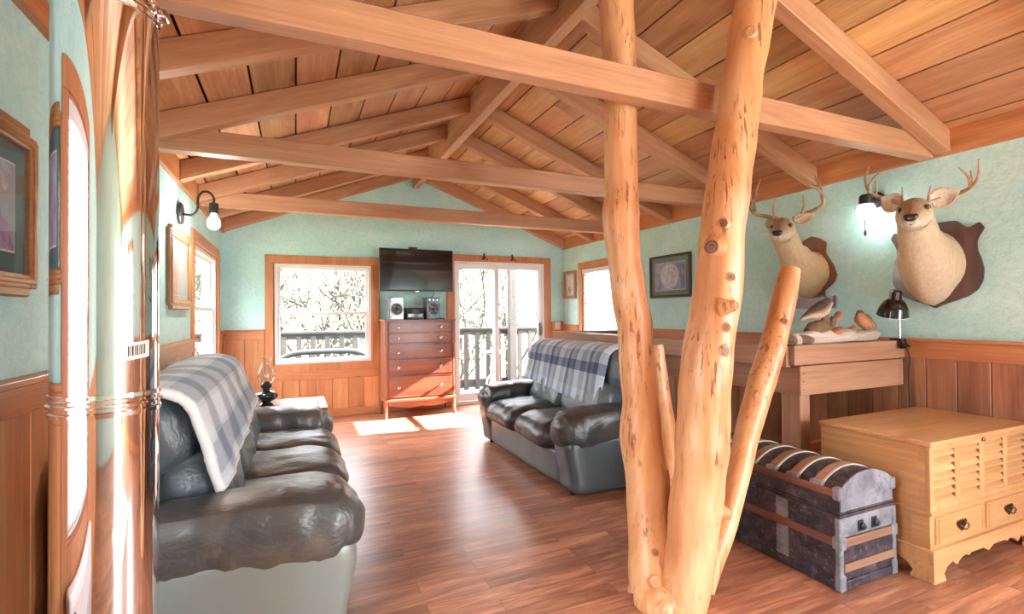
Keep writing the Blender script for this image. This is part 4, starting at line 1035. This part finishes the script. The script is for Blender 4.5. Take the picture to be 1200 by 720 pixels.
deer('smaller mounted buck on a reddish plaque above the short cut stem of the tree post', yc2, 1.635, H2, None, (.150, .185), mirror_shape(half2, yc2), M['plaque_red'], R(-8), a2[0], a2[1],
     vplane(H2, F2, 897, 261, .05), vplane(H2, F2, 956, 252, .05), None, .99, .17)

# ------------------------------------------------------------------ driftwood with birds
DY = 2.135
dw = thing('driftwood_display', 'pale driftwood with carved quail on the end of the stairwell railing', 'wildlife display', (3.25, DY, 1.12))
M['drift'] = wood('bleached_driftwood', srgb(222, 210, 196), srgb(170, 150, 132), 'X', 2, .8, .05, 0)
M['drift_end'] = wood('brown_driftwood_end', srgb(142, 110, 80), srgb(98, 72, 50), 'Z', 2, .8, .05, 0)
b = MB(); P = [(2.83, DY-.012, 1.146), (2.95, DY-.005, 1.153), (3.15, DY, 1.156), (3.4, DY+.01, 1.15), (3.6, DY+.02, 1.15), (3.73, DY+.03, 1.16), (3.79, DY+.03, 1.165)]
b.tube(spline(P, 8), lerps([.040, .05, .054, .05, .048, .035, .012], 8), 16, nz=.3, nsc=9)
for v in b.bm.verts: v.co.z = max(v.co.z, 1.1205)
b.build('driftwood', M['drift'], dw)
b = MB(); b.cushion((2.875, DY-.035, 1.152), (.085, .016, .030), (0, R(4), R(-28)), 2.3, 12, .004, (12, 12, 12))
for v in b.bm.verts: v.co.z = max(v.co.z, 1.1205)
b.build('cut_end', M['drift_end'], dw)
b = MB(); b.tube(spline([(3.00, DY, 1.19), (3.06, DY, 1.215), (3.14, DY, 1.22), (3.17, DY, 1.19)], 6), lerps([.03, .045, .045, .03], 6), 12, nz=.3, nsc=14)
b.tube(spline([(3.15, DY, 1.18), (3.17, DY, 1.25), (3.165, DY, 1.31), (3.18, DY, 1.345)], 6), lerps([.04, .028, .02, .008], 6), 10, nz=.3, nsc=14)
b.tube(spline([(3.17, DY, 1.19), (3.21, DY-.01, 1.235), (3.235, DY-.01, 1.285)], 6), lerps([.03, .022, .018], 6), 10, nz=.3, nsc=14)
b.build('stump', M['drift_end'], dw)
def bird_mat(name, back, breast):
    t = NT(name); f = t.noise(t.coord((50, 50, 50), False), 1, 4, .7); a = t.n('ShaderNodeAttribute', attribute_name='coat')
    c = t.mix(1, a.outputs['Color'], t.ramp(f, [(.3, (.7, .7, .7)), (.65, (1.1, 1.1, 1.1))]), 'MULTIPLY'); t.bump(f, .4, .006)
    return t.set(Base_Color=c, Roughness=.8)
M['feather'] = bird_mat('bird_feathers', None, None)
M['beak'] = flat('dark_beak', srgb(50, 44, 44), .4); M['bird_leg'] = flat('bird_leg', srgb(120, 100, 90), .6)
def bird(name, pts, rad, foot, back, breast, s=1, legs=True):
    """pts from tail tip to the base of the beak"""
    b = MB(); pp = spline(pts, 6); b.tube(pp, lerps(rad, 6), 14, ell=1.05); nn = len(pp)
    o = b.build(name, M['feather'], dw); ca = o.data.color_attributes.new('coat', 'FLOAT_COLOR', 'POINT')
    for i, v in enumerate(o.data.vertices):
        r = min(i//14, nn-1); w = v.co+Vector((3.25, DY, 1.12)); k = (w.z-pp[r].z)/max(rad)
        ca.data[i].color = blend(breast, back, max(0, min(1, .45+k*2.4)))
    d = (Vector(pts[-1])-Vector(pts[-2])).normalized(); h = Vector(pts[-1])
    b = MB(); b.tube([h-d*.002, h+d*.012*s+Vector((0, 0, -.003))], [.006*s, .001], 8); b.build('beak', M['beak'], o)
    hd = Vector(pts[-2])
    b = MB()
    for q in (-1, 1): b.cushion(hd+Vector((0, q*rad[-2]*.86, .004)), (.003*s,)*3, k=2, n=3)
    b.build('eye', M['eye'], o)
    if legs:
        for q in (-1, 1):
            b = MB(); f = Vector(foot)+Vector((.012*q, .012*q, 0)); mid = Vector(pts[len(pts)//2]); b.tube([mid+Vector((0, .012*q, -.02)), f], .003*s, 6)
            for a in (-.5, 0, .5): b.tube([f, f+Vector((math.cos(a), math.sin(a), 0))*.016*s], .002*s, 5)
            b.build('leg', M['bird_leg'], o)
def A(px, py, dy=0): return at(px, py, y=DY+dy)
QB, QR = srgb(88, 66, 52), srgb(204, 180, 152)
bird('quail', [A(938, 375), A(947, 369.5), A(957, 366), A(964, 361), A(968.5, 357), A(971.5, 355), A(975, 356.5)], [.006, .022, .046, .048, .034, .026, .008], A(964, 379), QB, QR, 1.2)
bird('quail', [A(1027, 384), A(1021, 379.5), A(1014, 377.5), A(1009.5, 373.5), A(1008, 369.5), A(1007.5, 368), A(1004, 368.5)], [.006, .02, .046, .044, .028, .026, .007], A(1013, 387), srgb(96, 70, 54), srgb(196, 140, 100), 1.2)
bird('quail_chick', [A(976, 376), A(980, 373), A(982.5, 370), A(983, 368.5), A(986, 369.5)], [.006, .022, .024, .02, .005], A(981, 378), srgb(140, 92, 68), srgb(200, 140, 104), .7, False)
bird('quail_chick', [A(974, 390, -.03), A(979, 388.5, -.03), A(984, 387.5, -.03), A(987, 386.5, -.03), A(989, 387, -.03)], [.006, .024, .026, .018, .005], A(981, 391, -.03), srgb(140, 92, 68), srgb(186, 130, 96), .7, False)
bird('quail_chick', [A(991, 387), A(995, 388), A(998.5, 386.5), A(1000.5, 384.5), A(1002, 385)], [.006, .022, .022, .016, .004], A(997, 391), srgb(150, 100, 76), srgb(196, 140, 108), .7, True)

# clamp lamp -----------------------------------------------------------
cx_, cy_ = 3.795, 2.045
o = thing('clamp_lamp', 'black clamp lamp clipped to the end of the stairwell railing', 'lamp', (cx_, cy_, 1.12))
b = MB(); b.box(cx_-.03, cy_-.03, 1.120, cx_+.03, cy_+.05, 1.135, .004); b.box(cx_-.022, cy_-.035, 1.065, cx_+.022, cy_-.010, 1.135, .004); b.tube([(cx_-.035, cy_-.045, 1.075), (cx_-.012, cy_-.025, 1.105), (cx_+.01, cy_-.022, 1.12)], .009, 8); b.tube([(cx_+.035, cy_-.045, 1.078), (cx_+.012, cy_-.025, 1.105)], .008, 8); b.build('clamp', M['black'], o)
b = MB(); b.tube([(cx_+.005, cy_, 1.13), (cx_+.005, cy_, 1.275)], .010, 12); b.build('stem', M['silver'], o)
sc_ = Vector((cx_-.07, cy_+.0, 1.295)); tl = Matrix.Rotation(R(-10), 3, 'Y') @ Matrix.Rotation(R(14), 3, 'X')
pr = [(.026, .175), (.034, .17), (.036, .115), (.044, .108), (.062, .09), (.082, .05), (.092, .0)]
b = MB(); b.lathe(pr, sc_, 32, M=tl, cap=False); 
b.lathe([(.026, .175), (.006, .178)], sc_, 32, M=tl); sh = b.build('shade', M['black_gloss'], o)
b = MB(); b.lathe([(r-.004, z) for r, z in pr[3:]]+[(.092, -.004)], sc_, 32, M=tl, cap=False); b.build('shade_lining', M['white'], sh)
b = MB(); b.lathe([(.012, .09), (.03, .06), (.032, .04), (.02, .018)], sc_, 16, M=tl); b.build('bulb', M['plate'], sh)
b = MB(); b.tube([(cx_+.005, cy_, 1.27), (cx_-.02, cy_+.01, 1.33), sc_+tl @ Vector((.03, 0, .12))], .009, 8); b.build('pivot', M['black'], o)
b = MB(); b.tube(spline([(cx_+.02, cy_-.03, 1.09), (cx_+.03, cy_-.045, 1.0), (cx_+.022, cy_-.04, .90), (cx_+.028, cy_-.04, .75), (cx_+.02, cy_-.04, .55)], 8), .0045, 8); b.build('cord', M['black'], o)

# ------------------------------------------------------------------ blanket chest
kx0, kx1, ky0, ky1 = 2.832, 3.80, 1.402, 1.955
t = thing('blanket_chest', 'yellow maple blanket chest with louvered front panels and two drawers', 'chest', ((kx0+kx1)/2, (ky0+ky1)/2, 0))
b = MB(); b.box(kx0-.016, ky0-.016, .657, kx1+.016, ky1+.0, .683, .007, seg=2); b.build('lid', M['mapleX'], t)
b = MB(); b.box(kx0, ky0+.034, .335, kx1, ky1-.005, .656, .003); b.box(kx0, ky0+.02, .335, kx0+.03, ky0+.05, .656, .002); b.build('upper_case', M['mapleY'], t)
b = MB(); b.box(kx0-.008, ky0-.008, .318, kx1+.008, ky1-.003, .338, .006, seg=2); b.build('waist_moulding', M['mapleX'], t)
b = MB(); b.box(kx0+.004, ky0+.02, .15, kx1-.004, ky1-.006, .32, .003); b.box(kx0+.0, ky0+.004, .152, kx0+.03, ky0+.09, .318, .003); b.build('lower_case', M['mapleY'], t)
# face frame and louvers
pan = [(2.862, 3.066), (3.092, 3.300), (3.326, 3.540), (3.566, 3.772)]
b = MB()
b.box(kx0, ky0, .336, kx1, ky0+.022, .366, .003); b.box(kx0, ky0, .636, kx1, ky0+.022, .656, .003)
xs = [kx0]+[v for p in pan for v in p]+[kx1]
for a, c in zip(xs[::2], xs[1::2]): b.box(a, ky0, .366, c, ky0+.022, .636, .003)
b.build('face_frame', M['mapleZ'], t)
for a, c in pan:
    b = MB(); nl = 7; h = (.636-.366)/nl
    for i in range(nl):
        z = .366+h*i
        b.prism([(ky0+.004, z+.001), (ky0+.004, z+.010), (ky0+.033, z+h+.004), (ky0+.033, z+h-.010), (ky0+.016, z+.001)], 'x', a+.001, c-.001)
    b.build('louver_panel', M['mapleX'], t)
    b = MB()
    for q in ring4(a, .366, c, .636, .008): b.box(q[0], ky0+.002, q[1], q[2], ky0+.012, q[3], .002)
    b.build('panel_moulding', M['mapleZ'], t)
b = MB(); b.lathe([(.010, 0), (.011, .006), (.006, .010)], (3.316, ky0, .644), 14, M=Q); b.build('lock', M['brass'], t)
b = MB(); b.box(kx0+.03, ky0+.004, .152, kx1-.03, ky0+.02, .318, .002); b.build('drawer_frame', M['mapleX'], t)
for a, c in ((2.868, 3.30), (3.332, 3.768)):
    b = MB(); b.box(a, ky0-.006, .172, c, ky0+.02, .308, .006, seg=2); dr = b.build('drawer', M['mapleX'], t)
    b = MB()
    for q in ((a+.012, .182, c-.012, .188), (a+.012, .292, c-.012, .298), (a+.012, .182, a+.018, .298), (c-.018, .182, c-.012, .298)): b.box(q[0], ky0-.009, q[1], q[2], ky0-.005, q[3])
    b.build('bead', M['mapleX'], dr)
    m_ = (a+c)/2; b = MB(); zc = .243
    sp = [(-.046, .012), (-.034, .024), (-.022, .014), (-.012, .026), (0, .018), (.012, .026), (.022, .014), (.034, .024), (.046, .012), (.04, -.004), (.028, -.012), (.014, -.022), (0, -.034), (-.014, -.022), (-.028, -.012), (-.04, -.004)]
    b.prism([(m_+u, zc+v) for u, v in sp], 'y', ky0-.010, ky0-.006); hp_ = b.build('handle_plate', M['brass'], dr)
    b = MB(); b.tube(spline([(m_-.03, ky0-.010, zc+.008), (m_-.03, ky0-.024, zc), (m_-.016, ky0-.026, zc-.016), (m_+.016, ky0-.026, zc-.016), (m_+.03, ky0-.024, zc), (m_+.03, ky0-.010, zc+.008)], 5), .0035, 8); b.build('bail', M['brass'], hp_)
# scalloped base with bracket feet
def skirt(x0, x1, foot):
    L = x1-x0; pts = [(x0, .152), (x0, 0), (x0+foot, 0)]
    prof = [(foot+.0, .012), (foot-.012, .035), (foot+.01, .062), (foot+.045, .078), (foot+.07, .080), (foot+.085, .065), (foot+.105, .058), (foot+.125, .075), (foot+.155, .088), (foot+.19, .092), (foot+.21, .080), (foot+.235, .092)]
    pr_ = [(u, z) for u, z in prof if u < L/2-.01]
    pts += [(x0+u, z) for u, z in pr_]
    if L > .8: pts += [(x0+L/2-.05, .092), (x0+L/2-.02, .078), (x0+L/2, .068), (x0+L/2+.02, .078), (x0+L/2+.05, .092)]
    pts += [(x1-u, z) for u, z in pr_[::-1]]
    pts += [(x1-foot, 0), (x1, 0), (x1, .152)]
    return pts
b = MB(); b.prism(skirt(kx0-.016, kx1+.016, .10), 'y', ky0-.016, ky0+.006); b.prism([(u, z) for u, z in skirt(ky0+.007, ky1, .08)], 'x', kx0-.015, kx0+.006); b.prism([(u, z) for u, z in skirt(ky0+.007, ky1, .08)], 'x', kx1-.006, kx1+.015)
b.box(kx0-.017, ky0-.019, .14, kx1+.017, ky1, .157, .005); b.build('scalloped_base', M['mapleX'], t)

# ------------------------------------------------------------------ steamer trunk
sx0, sx1, sy0, sy1 = 2.352, 2.765, 1.535, 2.40
t = thing('steamer_trunk', 'old dome-topped black steamer trunk with wooden slats beside the maple chest', 'trunk', ((sx0+sx1)/2, (sy0+sy1)/2, 0))
def tinmat(name, a, b_, c_):
    q = NT(name); co = q.coord((1, 1, 1), False); n = q.noise(co, 9, 6, .7, .8); n2 = q.noise(co, 36, 5, .7); 
    c = q.ramp(n, [(.34, a), (.5, b_), (.66, c_)]); c = q.mix(q.math('MULTIPLY', q.ramp(n2, [(.56, (0, 0, 0)), (.66, (1, 1, 1))]), .5), c, srgb(134, 128, 130))
    q.bump(n2, .35, .008); return q.set(Base_Color=c, Roughness=.5, Metallic=.2)
M['tin'] = tinmat('worn_black_tin', srgb(30, 28, 33), srgb(54, 49, 58), srgb(92, 76, 80))
M['tin_grey'] = tinmat('grey_zinc_trim', srgb(96, 98, 106), srgb(124, 128, 138), srgb(150, 152, 160))
M['slatY'] = wood('trunk_slat_y', srgb(146, 90, 66), srgb(92, 56, 46), 'Y', 1, .5, .2, .2); M['slatX'] = wood('trunk_slat_x', srgb(176, 132, 102), srgb(124, 86, 66), 'X', 1, .5, .2, .2)
M['tin_edge'] = flat('pale_strip_edge', srgb(206, 196, 184), .5, .3)
LZ = .362; DZ = .47
b = MB(); b.box(sx0, sy0, .012, sx1, sy1, LZ-.002, .004); b.build('body', M['tin'], t)
xc, rx_ = (sx0+sx1)/2, (sx1-sx0)/2
def arch(u, off=0):                                             # u -1..1 across the lid
    h = .075
    return (xc+u*(rx_+off), DZ+off+h*(1-abs(u)**2.2))
pts = [(sx0, LZ)]+[arch(-1+k/12) for k in range(25)]+[(sx1, LZ)]
b = MB(); b.prism(pts, 'y', sy0, sy1); b.build('lid', M['tin'], t)
# bent slats over the dome with pale edges
nsl = 6
for i in range(nsl):
    y = sy0+.115+i*(sy1-sy0-.23)/(nsl-1); P = [arch(-.97+1.94*k/16, .004) for k in range(17)]
    poly = P+[(x, z-.010) for x, z in P[::-1]]
    b = MB(); b.prism(poly, 'y', y-.022, y+.022); s_ = b.build('dome_slat', M['slatX'], t)
    P = [arch(-.97+1.94*k/16, .006) for k in range(17)]; b = MB(); b.prism(P+[(x, z-.010) for x, z in P[::-1]], 'y', y-.031, y-.022); b.build('metal_edging', M['tin_edge'], s_)
    for u in (-.93, .93):
        x, z = arch(u, .006); b = MB(); b.box(x-.016, y-.035, z-.022, x+.016, y+.03, z+.006, .005); b.build('slat_clamp', M['tin_grey'], s_)
for z0, z1 in ((DZ-.030, DZ+.006), (.205, .245)):
    for xa, xb in ((sx0-.012, sx0), (sx1, sx1+.010)):
        b = MB(); b.box(xa, sy0+.015, z0, xb, sy1-.015, z1, .003); b.build('side_slat', M['slatY'], t)
for z0, z1 in ((.205, .245), (.088, .125)):
    b = MB(); b.box(sx0+.02, sy0-.012, z0, sx1-.01, sy0, z1, .003); b.build('end_slat', M['slatX'], t)
b = MB()
for xa, xb in ((sx0-.010, sx0+.006), (sx1-.006, sx1+.008)): b.box(xa, sy0-.004, 0, xb, sy1, .048, .003)
b.box(sx0, sy0-.010, .004, sx1, sy0+.004, .045, .003); b.build('bottom_binding', M['tin'], t)
b = MB(); b.box(sx0-.006, sy0-.006, LZ-.018, sx1+.004, sy1, LZ-.004, .002); b.box(sx0-.006, sy0-.006, LZ, sx1+.004, sy1, LZ+.012, .002); b.build('seam_binding', M['tin'], t)
# end dome facing with scalloped zinc edge
P = [arch(-1+k/12, .004) for k in range(25)]; Pi = [(xc+(x-xc)*.93, z-.030-.006*math.sin(k*2.1)) for k, (x, z) in enumerate(P)]
b = MB(); b.prism(P+Pi[::-1], 'y', sy0-.007, sy0+.001); b.build('dome_binding', M['tin_grey'], t)
b = MB(); b.prism([(sx0+.006, LZ+.012)]+[(xc+(x-xc)*.95, z-.02) for x, z in P]+[(sx1-.006, LZ+.012)], 'y', sy0-.004, sy0+.001); b.build('end_plate', M['tin_grey'], t)
b = MB(); b.box(sx0+.004, sy0-.004, .25, sx1-.004, sy0+.001, LZ-.02, .001); b.build('end_plate', M['tin_grey'], t)
for x in (sx0, sx1):
    b = MB(); b.box(x-.014 if x == sx0 else x-.028, sy0-.014, 0, x+.028 if x == sx0 else x+.014, sy0+.02, .075, .006); b.box(x-.013 if x == sx0 else x-.012, sy0-.010, .02, x+.016 if x == sx0 else x+.012, sy0+.016, LZ-.02, .004); b.build('corner_iron', M['tin_grey'], t)
    b = MB(); b.box(x-.016 if x == sx0 else x-.03, sy0-.016, .196, x+.03 if x == sx0 else x+.016, sy0+.03, .254, .005); b.build('slat_clamp', M['tin_grey'], t)
    b = MB(); b.box(x-.013 if x == sx0 else x-.03, sy0-.013, DZ-.045, x+.03 if x == sx0 else x+.013, sy0+.03, DZ+.018, .008); b.build('corner_iron', M['tin_grey'], t)
for y in (sy0+.30, sy0+.62):
    b = MB(); b.box(sx0-.005, y-.035, .045, sx0+.002, y+.035, LZ-.02, .001)
    for k in range(9):
        for s in (-1, 1): b.cushion((sx0-.006, y+s*.028, .065+k*.031), (.003, .005, .005), k=2, n=2)
    b.build('zinc_strap', M['tin_grey'], t)
for x in (2.50, 2.605):
    b = MB(); b.box(x-.02, sy0-.010, .262, x+.02, sy0-.002, .315, .008, seg=2); b.lathe([(.016, 0), (.018, .012), (.008, .022)], (x, sy0-.008, .288), 14, M=Q); b.build('handle_bracket', M['iron'], t)

# ------------------------------------------------------------------ outside: deck, railing, shrubs, hill
b = MB()
for i in range(14): b.box(-3.5, YB+.16+i*.142, -.13, 6.5, YB+.16+i*.142+.136, -.10, .003)
struct(b, 'ground_deck', M['greywoodX'])
RY = 8.62
t = thing('deck_railing', 'grey wooden deck railing with square balusters outside the sliding door', 'railing', (1.5, RY, -.1))
b = MB(); b.box(-3.5, RY-.07, 1.03, 5.2, RY+.07, 1.07, .004); b.build('handrail', M['greywoodX'], t)
b = MB(); b.box(-3.5, RY-.02, .94, 5.2, RY+.02, 1.03, .004); b.build('top_rail', M['greywoodX'], t)
b = MB(); b.box(-3.5, RY-.02, -.02, 5.2, RY+.02, .13, .004); b.build('bottom_rail', M['greywoodX'], t)
x = -3.4
while x < 5.1:
    b = MB(); b.box(x-.042, RY-.055, -.05, x+.042, RY-.02, .99, .003); b.build('baluster', M['greywoodZ'], t); x += .215
t = thing('porch_post', 'square grey porch post outside the sliding door panel', 'post', (3.70, RY-.16, -.1))
b = MB(); b.box(3.63, RY-.225, -.1, 3.77, RY-.095, 2.20, .005); b.build('shaft', M['greywoodZ'], t)
b = MB(); b.box(3.59, RY-.25, -.1, 3.81, RY-.09, .05, .005); b.build('foot', M['greywoodZ'], t)
t = thing('porch_beam', 'grey porch header beam resting on the porch post', 'beam', (4.4, RY-.16, 2.2))
b = MB(); b.box(3.1, RY-.21, 2.20, 6.4, RY-.11, 2.42, .005); b.build('header', M['greywoodX'], t)
# bench with an arched back seen through the left window
t = thing('garden_bench', 'dark garden bench with an arched back outside the left back window', 'bench', (.42, 8.2, -.1))
ax0, ax1, ay = -.26, 1.10, 8.25
b = MB(); P = [(ax0, ay, .30), (ax0, ay, .60)]+[(ax0+.05+.0*k, ay, .66) for k in (0,)]+[(ax0+.18, ay, .73), (ax0+.4, ay, .76), (ax1-.4, ay, .76), (ax1-.18, ay, .73), (ax1-.05, ay, .66), (ax1, ay, .60), (ax1, ay, .30)]
b.tube(spline(P, 6), .045, 10); b.build('arched_back_rail', M['iron'], t)
b = MB(); b.tube([(ax0, ay, .52), (ax1, ay, .52)], .02, 8); b.build('lower_back_rail', M['iron'], t)
for k in range(11):
    x = ax0+.1+(ax1-ax0-.2)*k/10; b = MB(); b.tube([(x, ay, .33), (x, ay, .74 if .2 < k/10 < .8 else .70)], .009, 6); b.build('back_spindle', M['iron'], t)
b = MB()
for k in range(5): b.box(ax0, ay-.45+k*.09, .30, ax1, ay-.38+k*.09, .325, .004)
b.build('seat', M['iron'], t)
for x in (ax0+.04, ax1-.04):
    for y in (ay-.4, ay-.02):
        b = MB(); b.tube([(x, y, .30), (x, y, -.1)], .022, 8); b.build('leg', M['iron'], t)
# round patio stool
px_, py_ = 3.02, 7.75
t = thing('patio_table', 'small round white metal patio table on the deck outside the sliding door', 'table', (px_, py_, -.1))
b = MB(); b.lathe([(.20, .66), (.205, .68), (.195, .70), (.10, .705), (.005, .706)], (px_, py_, 0), 28); b.build('table_top', M['grey_plastic'], t)
b = MB(); b.lathe([(.07, .66), (.03, .62), (.028, .45), (.05, .42), (.03, .38), (.035, .2), (.06, .16), (.02, .12)], (px_, py_, 0), 18); b.build('pedestal', M['white'], t)
for k in range(3):
    a = R(20+120*k); d = Vector((math.cos(a), math.sin(a), 0)); c = Vector((px_, py_, 0))
    b = MB(); b.tube(spline([c+d*.03+Vector((0, 0, .30)), c+d*.09+Vector((0, 0, .22)), c+d*.13+Vector((0, 0, .05)), c+d*.22+Vector((0, 0, -.07)), c+d*.24+Vector((0, 0, -.088))], 6), .014, 8); b.build('leg', M['white'], t)
# hillside
M['hill'] = flat('dry_grass_hill', srgb(140, 140, 104), .9)
b = MB()
def hill(u, v):
    x = -14+34*u; y = 8.9+30*v
    return Vector((x, y, -1.6+.16*(y-8.9)+max(0, y-14)*.10+.35*noise.noise(Vector((x*.3, y*.3, 0)))))
b.grid(hill, 50, 40); struct(b, 'ground_hill', M['hill'])
b = MB(); b.box(-20, -8, -1.9, 25, 9.6, -1.8); struct(b, 'ground_lawn', M['hill'])
M['bark'] = flat('grey_bark', srgb(48, 44, 40), .9); M['leaf'] = flat('pale_spring_leaves', srgb(104, 102, 84), .7); M['twig'] = flat('grey_twigs', srgb(34, 31, 29), .9)
def bush(x, y, h, seed, label):
    rnd = random.Random(seed); z0 = hill((x+14)/34, (y-8.9)/30).z
    t = thing('bare_tree', label, 'tree', (x, y, z0), 'bare trees on the hillside')
    b = MB(); tw = MB(); lf = MB()
    def grow(B, p, d, L, r, lev):
        n = 4; pts = [p]
        for i in range(n):
            d = (d+Vector((rnd.uniform(-1, 1), rnd.uniform(-1, 1), rnd.uniform(-.5, .8)))*.22).normalized(); pts.append(pts[-1]+d*L/n)
        B.tube(pts, [r*(1-.5*i/n) for i in range(n+1)], 5 if lev < 2 else 3, cap=False)
        if lev < 4:
            for k in range(4):
                q = pts[rnd.randint(1, n)]; dd = (d+Vector((rnd.uniform(-1, 1), rnd.uniform(-1, 1), rnd.uniform(-.4, .7)))*.95).normalized()
                grow(b if lev < 1 else tw, q, dd, L*rnd.uniform(.5, .72), max(.005, r*.5), lev+1)
        else:
            for k in range(2):
                q = pts[rnd.randint(1, n)]; s = rnd.uniform(.03, .07); u = Vector((rnd.uniform(-1, 1), rnd.uniform(-1, 1), rnd.uniform(-1, 1))).normalized()*s; w_ = u.orthogonal().normalized()*s*.6
                lf._add([q, q+u+w_, q+u*2, q+u-w_], [(0, 1, 2, 3)])
    for k in range(rnd.randint(2, 3)):
        grow(b, Vector((x+rnd.uniform(-.2, .2), y+rnd.uniform(-.2, .2), z0-.05)), Vector((rnd.uniform(-.5, .5), rnd.uniform(-.4, .4), 1)).normalized(), h*.5, .055, 0)
    b.build('trunk', M['bark'], t, recalc=False); tw.build('twigs', M['twig'], t, recalc=False); lf.build('leaves', M['leaf'], t, recalc=False)
trees = [(-1.5, 12.2, 5.2), (-.4, 13.8, 5.8), (.5, 11.7, 4.8), (1.3, 13.0, 5.6), (2.4, 14.6, 5.8), (3.3, 12.2, 5.2), (4.3, 13.6, 5.8), (5.2, 12.0, 5.0), (6.1, 14.0, 5.8), (-2.7, 13.4, 5.4), (7.2, 12.8, 5.4), (3.9, 16.0, 6.4), (.4, 15.6, 6.4)]
for i, (x, y, h) in enumerate(trees): bush(x, y, h, 50+i, 'bare twiggy tree with a few pale leaves on the hillside behind the deck')
